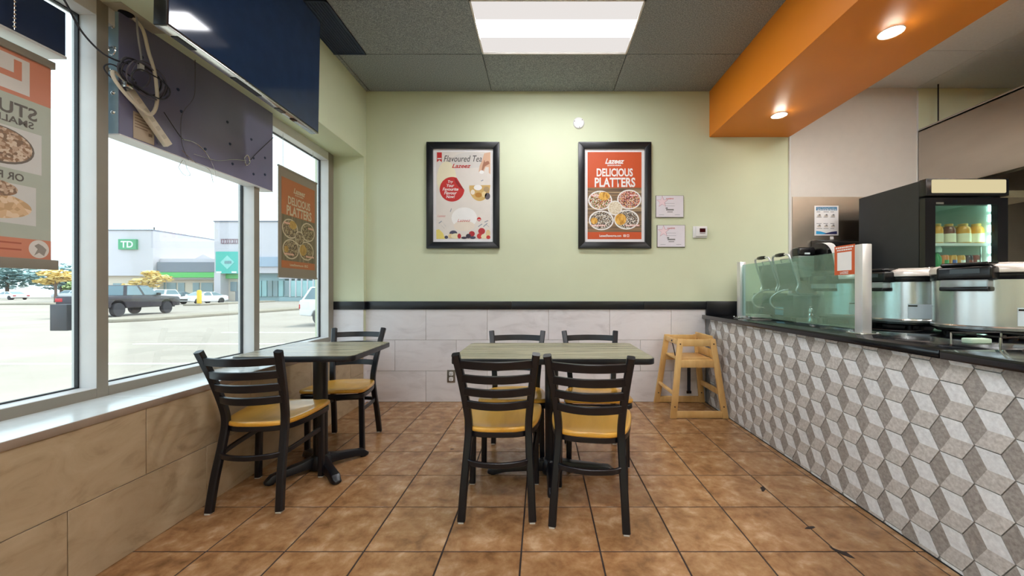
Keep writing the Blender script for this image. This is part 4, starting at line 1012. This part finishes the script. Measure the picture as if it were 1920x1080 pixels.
# soffit junction plate, loose cords and power strip
def cords():
    t = thing('junction_box', 'metal junction plate under the bulkhead with cords coming out', 'junction box', (-1.935, 1.835, HZ))
    MB().box(-.05, -.09, -.004, .05, .12, 0).build('plate', mat('dull_plate', (168, 160, 140), .5), t, bevel=.001)
    MB().lathe([(.028, -.002), (.028, -.006), (.001, -.006)], 16, M=Matrix.Translation((0, -.02, 0))).build('hole', M_bplastic, t)
    turn(t)
    W = mat('cream_cord', (214, 204, 186), .5); G = mat('dark_cord', (40, 40, 50), .5); G2 = mat('grey_violet_cord', (90, 86, 100), .5)
    o = thing('power_strip', 'long cream power strip dangling from a looped cord by the sign box', 'power strip', (-1.93, 1.822, 1.84))
    a, b = Vector((.0, .0, .20)), Vector((.012, .178, .006)); d = (b-a).normalized(); up = Vector((1, 0, 0)); up = (up-d*up.dot(d)).normalized(); sd = d.cross(up)
    Ms = Matrix(((d.x, sd.x, up.x, a.x), (d.y, sd.y, up.y, a.y), (d.z, sd.z, up.z, a.z), (0, 0, 0, 1)))
    ln = (b-a).length
    MB().box(0, -.019, -.012, ln, .019, .012).build('strip_body', W, o, bevel=.004, M=Ms)
    for k in range(5): MB().box(.04+k*.042, -.010, .012, .06+k*.042, .010, .0128).build('socket', mat('socket_shade', (196, 186, 168), .5), o, M=Ms)
    c = catmull([(0, .02, .555), (.02, .043, .515), (.03, .06, .42), (.035, .084, .337), (.035, .095, .26), (.035, .097, .20), (.035, .085, .145), (.035, .06, .113), (.035, .02, .12), (.03, -.03, .15), (.02, -.075, .20), (.01, -.08, .235), (.0, -.06, .25), (0, -.02, .235), (0, .0, .20)], 6)
    MB().tube(c, .0075, 8).build('cord', W, o)
    turn(o)
    o = thing('cable_bundle', 'coil of dark cables hanging in front of the sign box', 'cables', (-1.905, 1.852, 2.118))
    for k, (cy, cz, ry, rz, dx) in enumerate(((0, 0, .095, .072, 0), (.01, -.01, .085, .08, .012), (.03, -.02, .09, .055, .02), (-.02, .01, .07, .06, -.01), (.015, -.005, .105, .066, .006), (.03, .0, .08, .085, .01))):
        MB().tube([(dx+.008*math.sin(3*a), cy+ry*math.cos(a), cz+rz*math.sin(a)) for a in [i*math.pi/14 for i in range(28)]], .0035, 7, closed=True).build('cable_loop', [G, G2][k % 2], o)
    MB().tube(catmull([(0, -.02, .275), (0, -.015, .2), (.0, .0, .10), (0, .0, .055)], 5), .004, 8).build('cable', mat('steel_cable', (150, 150, 152), .4), o)
    MB().box(-.006, -.012, .035, .006, .010, .062).build('cable_tie', M_wplastic, o)
    MB().tube(catmull([(0, -.06, .03), (-.01, -.11, .02), (-.03, -.15, .035), (-.05, -.20, .09), (-.06, -.24, .17), (-.07, -.27, .22)], 6), .004, 8).build('cable', G, o)
    MB().tube(catmull([(0, -.03, -.03), (-.02, -.10, .0), (-.03, -.13, -.03), (-.02, -.10, -.065), (.0, -.04, -.06)], 6, True), .003, 7).build('cable_loop', G, o)
    MB().box(-.012, -.075, -.085, .012, -.045, -.060).build('plug', M_steel, o, bevel=.003)
    turn(o)
    o = thing('loose_wires', 'thin loose wires trailing across the dark sign panel', 'wires', (-1.940, 2.30, 2.0))
    for pts, m, r in (([(0, -.30, .02), (0, -.22, -.06), (0, -.19, -.08)], G, .0022), ([(.0, -.12, .40), (0, -.12, .28), (0, -.13, .18), (0, -.2, .05), (0, -.2, -.1), (0, -.16, -.18)], G2, .002), ([(0, .52, .22), (0, .36, .05), (0, .30, -.02)], G, .0022),
                      ([(0, -.2, -.08), (0, -.12, -.07), (0, -.05, -.10), (0, .0, -.16), (0, .02, -.22)], M_chrome, .002), ([(0, -.13, -.135), (0, .02, -.12), (0, .15, -.07), (0, .26, -.04)], M_chrome, .0016), ([(0, -.2, -.14), (0, -.12, -.18), (0, -.03, -.19), (0, .0, -.26)], M_chrome, .0016),
                      ([(0, -.22, -.24), (0, -.19, -.19), (0, -.17, -.23), (0, -.15, -.26), (0, -.19, -.27), (0, -.22, -.24)], M_chrome, .0014), ([(0, .24, -.03), (0, .27, -.0), (0, .29, -.04), (0, .26, -.07), (0, .24, -.03)], M_chrome, .003)):
        MB().tube(catmull(pts, 6), r, 6).build('wire', m, o)
    turn(o)
cords()
# hanging posters
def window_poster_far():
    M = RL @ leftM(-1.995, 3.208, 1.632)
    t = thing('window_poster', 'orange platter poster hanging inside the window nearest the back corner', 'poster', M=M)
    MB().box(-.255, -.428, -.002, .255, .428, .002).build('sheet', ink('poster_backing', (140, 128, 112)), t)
    platter_print(t, .83, .0025, ink('shaded_orange', (176, 106, 62)), ink('shaded_cream', (196, 182, 152)), ramp_mat('print_shaded_boards', [(.3, (84, 78, 58)), (.45, (126, 114, 86)), (.55, (98, 90, 68)), (.66, (140, 126, 98))], .6, 26, detail=2, stretch=(1, .04, 1)),  # duller, darker copies of the platter inks; backlit shade put into the colour
                  [food('shaded_mix', [(0, (150, 132, 98)), (.25, (104, 84, 60)), (.5, (170, 156, 124)), (.75, (84, 72, 54))], 130), food('shaded_olive', [(0, (140, 126, 92)), (.3, (92, 80, 58)), (.55, (164, 150, 116)), (.8, (110, 90, 60))], 130), ramp_mat('food_shaded_fries', [(.35, (150, 116, 52)), (.6, (190, 156, 84))], .6, 60, stretch=(1, .35, 1))])
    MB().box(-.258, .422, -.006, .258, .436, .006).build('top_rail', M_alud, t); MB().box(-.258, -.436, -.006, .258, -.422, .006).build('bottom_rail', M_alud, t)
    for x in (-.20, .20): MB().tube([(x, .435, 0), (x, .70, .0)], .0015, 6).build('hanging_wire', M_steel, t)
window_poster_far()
def window_poster_near():
    M = RL @ leftM(-2.0, 1.272, 1.61)
    t = thing('window_poster', 'hanging food poster seen mirrored from behind in the nearest window', 'poster', M=M)
    R = .315; z = .0022
    I_pg = ink('pale_green_sheet', (176, 182, 168)); I_sal = ink('salmon_band', (204, 132, 106)); I_gry = ink('print_dark', (96, 90, 84))
    MB().box(-.32, -.41, -.002, R, .40, .002).build('sheet', I_pg, t)
    MB().box(-.34, .392, -.010, R+.008, .422, .012).build('top_rail', M_alud, t, bevel=.002)
    MB().box(-.34, -.432, -.010, R+.018, -.392, .012).build('bottom_rail', M_alud, t, bevel=.002)
    MB().box(-.32, .229, .002, R, .392, z).build('orange_print', I_sal, t)
    MB().box(-.15, .244, z, .249, .378, z+.0004).build('white_square', ink('off_white', (216, 210, 204)), t)
    MB().box(.204, .292, z+.0004, .226, .366, z+.0008).box(.12, .292, z+.0004, .204, .314, z+.0008).build('logo_print', I_sal, t)
    FL = Matrix.Diagonal((-1, 1, 1, 1))
    def Tm(s, cx, cy, w, h, bold=.02): text('lettering', s, -cx, cy, w, h, z+.0008, I_gry, t, M=FL, bold=bold)
    Tm('STUFFED', .146, .177, .25, .050); Tm('SMALL', .206, .133, .11, .027); Tm('OR REGULAR', .132, -.082, .20, .029)
    MB().box(-.12, -.055, .002, .285, .105, z+.0002).build('picture_print', ink('picture_white', (206, 204, 200)), t)
    MB().prism(ellipse(.165, .028, .098, .070), z+.0004, z+.0008).build('food_print', ink('plate_rim', (110, 100, 92)), t)
    MB().prism(ellipse(.165, .030, .092, .064), z+.0008, z+.001).build('food_print', food('stew', [(0, (188, 160, 136)), (.3, (150, 118, 92)), (.6, (210, 190, 168)), (.8, (130, 104, 84))], 110), t)
    MB().box(-.12, -.262, .002, .268, -.11, z+.0002).build('picture_print', ink('picture_white', (206, 204, 200)), t)
    MB().prism(ellipse(.13, -.200, .125, .050), z+.0004, z+.0008).build('food_print', food('bread', [(0, (214, 180, 140)), (.4, (226, 200, 170)), (.7, (196, 160, 120))], 60), t)
    MB().prism(ellipse(.15, -.135, .065, .030), z+.0008, z+.001).build('food_print', food('stew', [], 0), t)
    MB().box(-.32, -.392, .002, R, -.315, z+.0004).build('orange_print', I_sal, t)
    MB().prism(ellipse(.277, -.352, .031, .036), z+.0005, z+.0008).build('emblem_print', ink('off_white', (216, 210, 204)), t)
    MB().prism([(.262, -.378), (.277, -.366), (.292, -.378), (.300, -.352), (.288, -.338), (.275, -.330), (.263, -.340), (.273, -.352)], z+.0008, z+.0011).build('emblem_print', ink('emblem_grey', (150, 142, 134)), t)
    for y in (-.335, -.360): MB().box(-.05, y-.003, z+.0005, .225, y+.003, z+.0008).build('small_print', ink('dark_salmon', (170, 92, 70)), t)
window_poster_near()
t = tag(MB().box(0, 0, 0, .075, .05, .118).build('outdoor_box', mat('dark_grey_box', (62, 62, 70), .5), bevel=.002, M=RL @ Matrix.Translation((-2.19, 1.735, .912))), 'dark grey box fixed outside on the window mullion', 'box')

# ------------------------------------------------------------------ outside: parking lot
GZ = -.40
gd = struct(MB().box(-220, -60, GZ-.2, -2.2, 220, GZ).build('ground', ramp_mat('sunlit_asphalt', [(.3, (146, 137, 126)), (.7, (164, 154, 143))], .9, .35, detail=8)), 'pale sunlit parking lot outside')
I_paint = mat('white_road_paint', (236, 234, 228), .8)
for y in (1.95, 4.9, 7.8, 10.75, 13.7): MB().box(-11.5, y-.06, GZ, -6.6, y+.06, GZ+.006).build('parking_line', I_paint, gd)
MB().box(-4.0, -30, GZ, -2.25, 60, GZ+.12).build('sidewalk', mat('pale_concrete', (206, 200, 190), .9, scale=2), gd)
M_conc = mat('kerb_concrete', (150, 141, 126), .9, var=.1, scale=3)
def island(label, pts):
    o = MB().prism(pts, GZ, GZ+.16).build('kerb_island', M_conc, bevel=.04); tag(o, label, 'kerb')
    return o
island('long low concrete kerb island in front of the dark pickup', [(-20.3, 18.0), (-19.6, 19.0), (-19.2, 31), (-22, 60), (-23.6, 60), (-21.2, 31), (-21.4, 18.2)])
island('low kerb island beside the yellow bollard and white sedan', [(-36.4, 38.6), (-35.2, 39.2), (-37.8, 54), (-39.3, 54), (-37.2, 40)])
island('low kerb island at the far left under the yellow tree', [(-62, 41), (-49, 42.0), (-49, 43.4), (-62, 46)])

M_tyre = mat('tyre_rubber', (44, 42, 48), .8); M_rim = mat('alloy_rim', (120, 116, 122), .4, .6)
M_carglass = mat('car_glass', (104, 128, 138), .1, var=.05); M_lamp = mat('headlamp', (210, 222, 230), .15); M_tail = mat('tail_lamp', (190, 40, 50), .3)  # car glass base lightened so the colour carries a sky reflection
def inset(pts, k, off):
    c = sum(pts, Vector())/len(pts); n = (pts[1]-pts[0]).cross(pts[2]-pts[0]).normalized()
    q = [c+(p-c)*k for p in pts]
    return [p+n*off for p in q]
def car(label, loc, heading, paint, L, W, body, roof, zb, wheels, wr, group='parked cars outside', name='car', bed=None):
    """local +y is forward. body: lower side profile (y,z); roof: (y0b,y0t,y1t,y1b,zb,zt) cabin"""
    t = thing(name, label, 'truck' if name == 'pickup_truck' else 'car', loc, heading, group)
    My = Matrix(((0, 0, 1, 0), (1, 0, 0, 0), (0, 1, 0, 0), (0, 0, 0, 1)))
    MB().prism(body, -W/2, W/2, M=My).build('body', paint, t, bevel=.07, seg=3)
    y0b, y0t, y1t, y1b, z0, z1 = roof; wb, wt = W/2-.05, W/2-.22
    vs = [Vector(p) for p in ((-wb, y0b, z0), (wb, y0b, z0), (wb, y1b, z0), (-wb, y1b, z0), (-wt, y0t, z1), (wt, y0t, z1), (wt, y1t, z1), (-wt, y1t, z1))]
    MB().add(vs, [(3, 2, 1, 0), (4, 5, 6, 7), (0, 1, 5, 4), (1, 2, 6, 5), (2, 3, 7, 6), (3, 0, 4, 7)]).build('cabin', paint, t, bevel=.05, seg=3)
    for fc, nm in (((0, 1, 5, 4), 'rear_window'), ((2, 3, 7, 6), 'windscreen')):
        q = [vs[i] for i in fc]; a = inset(q, .86, .012); MB().add(a+inset(q, .86, -.01), [(0, 1, 2, 3), (0, 1, 5, 4), (1, 2, 6, 5), (2, 3, 7, 6), (3, 0, 4, 7)]).build(nm, M_carglass, t)
    for fc in ((1, 2, 6, 5), (3, 0, 4, 7)):
        q = [vs[i] for i in fc]; mid_b = (q[0]+q[1])/2; mid_t = (q[2]+q[3])/2
        for part in ([q[0], mid_b, mid_t, q[3]], [mid_b, q[1], q[2], mid_t]):
            a = inset(part, .84, .012); MB().add(a+inset(part, .84, -.01), [(0, 1, 2, 3), (0, 1, 5, 4), (1, 2, 6, 5), (2, 3, 7, 6), (3, 0, 4, 7)]).build('side_window', M_carglass, t)
    yf = max(p[0] for p in body); yr = min(p[0] for p in body); zm = max(p[1] for p in body)
    for s in (-1, 1):
        for wy in wheels:
            M = Matrix.Translation((s*(W/2-.10), wy, wr)) @ Matrix.Rotation(math.pi/2, 4, 'Y')
            wh = MB().lathe([(wr*.6, -.115), (wr*.95, -.115), (wr, -.08), (wr, .08), (wr*.95, .115), (wr*.6, .115)], 26, M=M).build('wheel', M_tyre, t)
            MB().lathe([(.001, -.105), (wr*.62, -.10), (wr*.62, .10), (.001, .105)], 18, M=M).build('rim', M_rim, wh)
            for k in range(5):
                a = 2*math.pi*k/5
                MB().box(-.02, .04, .100, .02, wr*.56, .112 if s > 0 else .1, M=M @ Matrix.Rotation(a, 4, 'Z')).box(-.02, .04, -.112, .02, wr*.56, -.1, M=M @ Matrix.Rotation(a, 4, 'Z')).build('spoke', M_tyre, wh)
        MB().box(s*(W/2-.45), yf-.16, zb*.86, s*(W/2-.02), yf-.02, zb*.86+.16).build('headlight', M_lamp, t, bevel=.03)
        MB().box(s*(W/2-.34), yr-.01, zb*.86, s*(W/2-.005), yr+.10, zb*.86+.20).build('tail_light', M_tail, t, bevel=.02)
        MB().box(s*(W/2-.03), y1b-.42, z0+.02, s*(W/2+.16), y1b-.27, z0+.20).build('mirror', paint if name == 'car' else M_tyre, t, bevel=.03)
    MB().box(-W/2+.35, yf-.03, .42, W/2-.35, yf+.012, .62).build('grille', M_tyre, t, bevel=.01)
    return t
P_dark = mat('charcoal_car_paint', (54, 50, 60), .22, .3, var=.05); P_white = mat('white_car_paint', (236, 236, 240), .25, var=.02); P_grey = mat('grey_car_paint', (120, 130, 142), .25, .3); P_sil = mat('silver_car_paint', (196, 200, 206), .25, .3)
tr_body = [(-2.95, .55), (-2.2, .50), (-2.15, .78), (-1.95, .92), (-1.5, .92), (-1.3, .78), (-1.25, .48), (1.35, .48), (1.4, .78), (1.6, .92), (2.05, .92), (2.25, .78), (2.3, .50), (2.95, .52), (2.98, .98), (2.85, 1.14), (1.25, 1.22), (-2.95, 1.22)]
car('dark charcoal pickup truck parked behind the kerb island', (-25.9, 23.7, GZ), math.radians(10), P_dark, 5.9, 2.0, tr_body, (-1.25, -1.0, .55, 1.35, 1.20, 1.86), 1.05, (-1.72, 1.83), .40, name='pickup_truck')
sd_body = [(-2.4, .42), (-1.85, .30), (-1.8, .52), (-1.6, .66), (-1.3, .66), (-1.1, .52), (-1.05, .26), (1.1, .26), (1.15, .52), (1.35, .66), (1.65, .66), (1.85, .52), (1.9, .28), (2.42, .34), (2.42, .62), (2.25, .78), (1.2, .95), (-2.1, 1.0), (-2.42, .85)]
sed = (-1.95, -.75, .35, 1.35, .93, 1.42)
car('white sedan facing the lot beside the yellow bollard', (-40.4, 45.4, GZ), math.radians(176), P_white, 4.8, 1.95, sd_body, sed, .72, (-1.45, 1.5), .36)
suv_body = [(-2.3, .45), (-1.8, .40), (-1.75, .62), (-1.5, .74), (-1.25, .74), (-1.0, .62), (-.95, .36), (1.0, .36), (1.05, .62), (1.3, .74), (1.6, .74), (1.8, .62), (1.85, .38), (2.3, .42), (2.32, .82), (2.15, 1.02), (1.2, 1.12), (-2.3, 1.12)]
suv = (-2.25, -1.95, .35, 1.25, 1.10, 1.68)
car('white sport utility vehicle half hidden behind the dark pickup', (-43.0, 42.0, GZ), math.radians(178), P_white, 4.6, 1.95, suv_body, suv, .85, (-1.38, 1.45), .38)
car('grey car behind the white sedan, only its roof showing', (-50.5, 52.5, GZ), math.radians(178), P_grey, 4.6, 1.9, sd_body, sed, .72, (-1.45, 1.5), .36)
car('white car at the right edge of the corner window, tail lamp showing', (-8.15, 17.4, GZ), math.radians(275), P_white, 4.6, 1.95, suv_body, suv, .85, (-1.38, 1.45), .38)
car('pale car parked far left under the blue-green trees', (-92, 66, GZ), math.radians(80), P_white, 4.6, 1.9, sd_body, sed, .72, (-1.45, 1.5), .36)
car('silver car parked far left beyond the yellow tree', (-84, 68, GZ), math.radians(95), P_sil, 4.6, 1.9, suv_body, suv, .85, (-1.38, 1.45), .38)
t = thing('bollard', 'yellow bollard on the kerb in front of the white sedan', 'bollard', (-35.9, 39.9, GZ+.15))
MB().lathe([(.20, 0), (.20, 1.35), (.14, 1.45), (.001, 1.48)], 16).build('post', mat('yellow_bollard', (232, 190, 50), .5), t)
MB().lathe([(.26, 0), (.26, .06)], 16).build('footing', M_conc, t)

def tree(label, loc, blobs, leaf, trunk_h, tr, nleaf, size, group='trees beyond the parking lot'):
    t = thing('tree', label, 'tree', loc, 0, group)
    bk = mat('tree_bark', (110, 92, 84), .9)
    MB().tube(catmull([(0, 0, 0), (.05, .0, trunk_h*.5), (0, 0.02, trunk_h)], 4), tr, 8).build('trunk', bk, t)
    b = MB()
    for bx_, by, bz, rx, rz in blobs: b.tube([(0, 0, trunk_h*.85), (bx_*.6, by*.6, (trunk_h+bz)/2), (bx_, by, bz)], tr*.35, 6)
    b.build('branches', bk, t, kind='stuff')
    b = MB()
    for k in range(nleaf):
        bx_, by, bz, rx, rz = random.choice(blobs)
        while True:
            p = Vector((random.uniform(-1, 1), random.uniform(-1, 1), random.uniform(-1, 1)))
            if .15 < p.length < 1: break
        p = Vector((bx_+p.x*rx, by+p.y*rx, bz+p.z*rz)); s = size*random.uniform(.6, 1.3)
        M = Matrix.Translation(p) @ Matrix.Rotation(random.uniform(0, 6.28), 4, 'Z') @ Matrix.Rotation(random.uniform(-.9, .9), 4, 'X')
        b.add([(-s, -s*.5, 0), (0, -s*.7, .1*s), (s, -s*.4, 0), (s*.8, s*.5, .1*s), (0, s*.7, 0), (-s*.9, s*.4, .05*s)], [(0, 1, 2, 3, 4, 5)], 0, M)
    b.build('crown', leaf, t, kind='stuff')
LF_y = ramp_mat('yellow_leaf', [(.3, (226, 194, 116)), (.7, (246, 226, 160))], .8, 1.2)
LF_g = ramp_mat('blue_green_leaf', [(.3, (118, 150, 154)), (.7, (168, 192, 188))], .8, .3)
LF_l = ramp_mat('light_green_leaf', [(.3, (140, 160, 96)), (.7, (196, 208, 150))], .8, .4)
tree('yellow-leaved tree in front of the bank building', (-48.6, 47, GZ), [(0, 0, 2.6, 1.5, .7), (-1.6, .2, 2.2, 1.3, .45), (1.4, 0, 3.1, 1.3, .5), (.4, 0, 3.6, .9, .4), (-2.4, 0, 1.9, .8, .3)], LF_y, 2.4, .12, 900, .20)
tree('yellow-leaved tree left of the window mullion', (-57.5, 45, GZ+.15), [(0, 0, 3.4, 1.4, .45), (-1.2, .2, 2.5, 1.0, .35), (1.0, 0, 2.9, 1.1, .4)], LF_y, 2.2, .13, 600, .20)
for k, (x, y, h, r, lf, lb) in enumerate(((-118, 84, 9.5, 6, LF_g, 'tall blue-green tree at the far left edge of the lot'), (-106, 84, 8, 6, LF_g, 'blue-green tree second from the far left'), (-96, 86, 8.0, 5, LF_g, 'blue-green tree behind the left yellow tree'), (-84, 72, 10.5, 3.2, LF_g, 'tall thin-crowned tree beside the window mullion'), (-110, 72, 4.0, 3, LF_l, 'low light green bush at the far left'), (-86, 92, 7.5, 6, LF_g, 'blue-green tree just left of the bank building'), (-92, 76, 3.6, 2.4, LF_l, 'low light green bush under the blue-green trees'))):
    tree(lb, (x, y, GZ), [(0, 0, h*.68, r*.8, h*.3), (-r*.45, 0, h*.55, r*.6, h*.24), (r*.45, 0, h*.52, r*.6, h*.24), (0, .5, h*.4, r*.7, h*.2)], lf, h*.45, .3, 1300, .42)

# plaza buildings
def building():
    B = mat('pale_stucco', (204, 199, 206), .8, var=.02, scale=.4); DG = mat('slate_fascia', (122, 128, 142), .7); GR = mat('green_fascia', (88, 190, 100), .6); BE = mat('beige_front', (212, 198, 182), .8)
    TG = mat('shop_glass', (128, 150, 158), .15, var=.15, scale=.3); TL = mat('pale_teal_glass', (150, 190, 194), .15, var=.15, scale=.3)
    def X(px, y): return (px-1016)/714*y
    def Z(py, y): return 1.09+(546-py)*y/714
    y = 60
    t = thing('bank_building', 'tall pale tower block with a green sign across the lot', 'building', (X(225, y), y, GZ))
    o = Vector((X(225, y), y, GZ))
    def bx2(nm, x0, x1, y0, y1, z0, z1, m, par, org): return MB().box(x0-org.x, y0-org.y, z0-org.z, x1-org.x, y1-org.y, z1-org.z).build(nm, m, par)
    bx2('wall', X(166, y), X(287, y), y, y+14, Z(517, y), Z(432, y), B, t, o); bx2('parapet_cap', X(165.5, y), X(287.6, y), y-.15, y+14.1, Z(432, y), Z(430.5, y), DG, t, o)
    bx2('lower_wall', X(166, y), X(287, y), y+.6, y+14, GZ, Z(517, y), BE, t, o)
    for a, b_ in ((205, 220), (226, 232), (250, 262), (266, 280)): bx2('window', X(a, y), X(b_, y), y+.5, y+.62, Z(557, y), Z(531, y), TG, t, o)
    s = bx2('sign_box', X(226, y), X(259, y), y-.35, y, Z(468, y), Z(449, y), mat('bank_green', (70, 160, 115), .5), t, o)
    M = wallM(X(242.5, y)-o.x, -.37, Z(458.5, y)-o.z)
    text('lettering', 'TD', 0, 0, 1.95, 1.05, 0, mat('sign_white', (225, 240, 232), .5), t, M=M, bold=.03)
    bx2('roof_aerial', X(251.5, y), X(252.6, y), y+3, y+3.1, Z(432, y), Z(420, y), M_chair, t, o)
    y = 61
    o = Vector((X(345, y), y, GZ)); t = thing('shop_row', 'low shop row with slate and green fascia bands', 'building', o)
    bx2('wall', X(287, 60)+.1, X(402, 58)-.1, y, y+12, Z(524, y), Z(485, y), B, t, o); bx2('front_wall', X(287, 60)+.1, X(402, 58)-.1, y+.8, y+12, GZ, Z(524, y), BE, t, o)
    bx2('slate_band', X(287, 60)+.1, X(402, 58)-.1, y-.5, y, Z(510.5, y), Z(492, y), DG, t, o); bx2('green_band', X(287, 60)+.1, X(402, 58)-.1, y-.6, y, Z(520.5, y), Z(511, y), GR, t, o)
    for a, b_ in ((293, 301), (304, 322), (326, 338), (354, 366), (370, 392)): bx2('window', X(a, y), X(b_, y), y+.68, y+.82, Z(553, y), Z(530, y), TG, t, o)
    MB().prism([(-2.2, 0), (2.2, 0), (0, 1.1)], 0, 4, M=wallM(X(340, y)-o.x, 8, Z(485, y)-o.z)).build('roof_gable', B, t)
    y = 58
    o = Vector((X(450, y), y, GZ)); t = thing('shop_tower', 'pale shop tower with a teal banner right of the green band', 'building', o)
    bx2('wall', X(402, y), X(524, y), y, y+14, Z(512, y), Z(416, y), B, t, o); bx2('parapet_cap', X(401.4, y), X(524.5, y), y-.15, y+14, Z(416, y), Z(414, y), DG, t, o)
    bx2('pillar', X(404.5, y), X(416.5, y), y-.3, y+2, GZ, Z(512, y), B, t, o)
    bx2('front_wall', X(404, y), X(470, y), y+1.2, y+14, GZ, Z(512, y), BE, t, o); bx2('green_band', X(417, y), X(470, y), y+.6, y+1.2, Z(522, y), Z(513.5, y), GR, t, o)
    for a, b_ in ((421, 433), (435, 446)): bx2('window', X(a, y), X(b_, y), y+1.08, y+1.22, Z(546, y), Z(528, y), TG, t, o)
    for a in (472, 482.5, 493, 503.5, 514): bx2('window', X(a, y), X(a+8.5, y), y+.98, y+1.25, Z(556, y), Z(526, y), [TL, TG][int(a) % 2], t, o)
    bx2('blue_band', X(472, y), X(523.5, y), y-.3, y, Z(500, y), Z(482, y), mat('dusty_blue', (160, 176, 196), .7), t, o)
    bx2('front_wall', X(471, y), X(524, y), y+1.2, y+14, GZ, Z(512, y), mat('teal_grey_base', (150, 176, 184), .8), t, o)
    bx2('planter', X(446, y), X(454, y), y-.5, y+.3, GZ, Z(546, y), mat('dark_planter', (110, 116, 124), .8), t, o)
    lm = mat('faded_maroon', (170, 140, 150), .6)
    px = 415
    for wpx in (4, 4.5, 3.5, 4, 4.5, 3, 4, 3.5):
        bx2('faded_letter', X(px, y), X(px+1, y), y-.1, y, Z(457, y), Z(448, y), lm, t, o); bx2('faded_letter', X(px, y), X(px+wpx-1, y), y-.1, y, Z(449.6, y), Z(448, y), lm, t, o)
        bx2('faded_letter', X(px, y), X(px+wpx-1, y), y-.1, y, Z(457, y), Z(455.4, y), lm, t, o); px += wpx+.4
    ban = mat('teal_banner', (64, 182, 170), .6, var=.05)
    bx2('banner', X(407, y), X(450, y), y-.25, y-.15, Z(513, y), Z(472, y), ban, t, o)
    M = wallM(X(429, y)-o.x, -.26, Z(492, y)-o.z); q = 58/714
    MB().prism([(-13*q, 0), (0, -13*q), (13*q, 0), (0, 13*q)], 0, .03, M=M).build('banner_diamond', mat('pale_teal', (140, 206, 200), .6), t)
    MB().box(-5*q, -2.6*q, .03, 8*q, 2.6*q, .06, M=M).build('banner_print', mat('banner_grey', (110, 150, 156), .6), t)
    for a, b_ in ((408, 418), (437, 446)): bx2('banner_print', X(a, y), X(b_, y), y-.28, y-.24, Z(512, y), Z(509, y), I_paint, t, o)
    y = 57
    o = Vector((X(560, y), y, GZ)); t = thing('glass_storefront', 'long storefront with pale teal glass under a blue band', 'building', o)
    bx2('wall', X(524, 58)+.2, X(700, y), y+.6, y+12, Z(522, y), Z(478, y), B, t, o); bx2('blue_band', X(524, 58)+.2, X(700, y), y+.3, y+.6, Z(500, y), Z(482, y), mat('dusty_blue', (160, 176, 196), .7), t, o)
    bx2('base_wall', X(524, 58)+.2, X(700, y), y+.6, y+12, GZ, Z(557, y), mat('teal_grey_base', (150, 176, 184), .8), t, o)
    px = 530
    while px < 690:
        bx2('window', X(px, y), X(px+9, y), y+.5, y+.7, Z(556, y), Z(526, y), TL if px > 535 or int(px) % 2 else TG, t, o)
        bx2('window_post', X(px+9, y), X(px+11, y), y+.4, y+.7, Z(557, y), Z(522, y), B, t, o); px += 11
building()
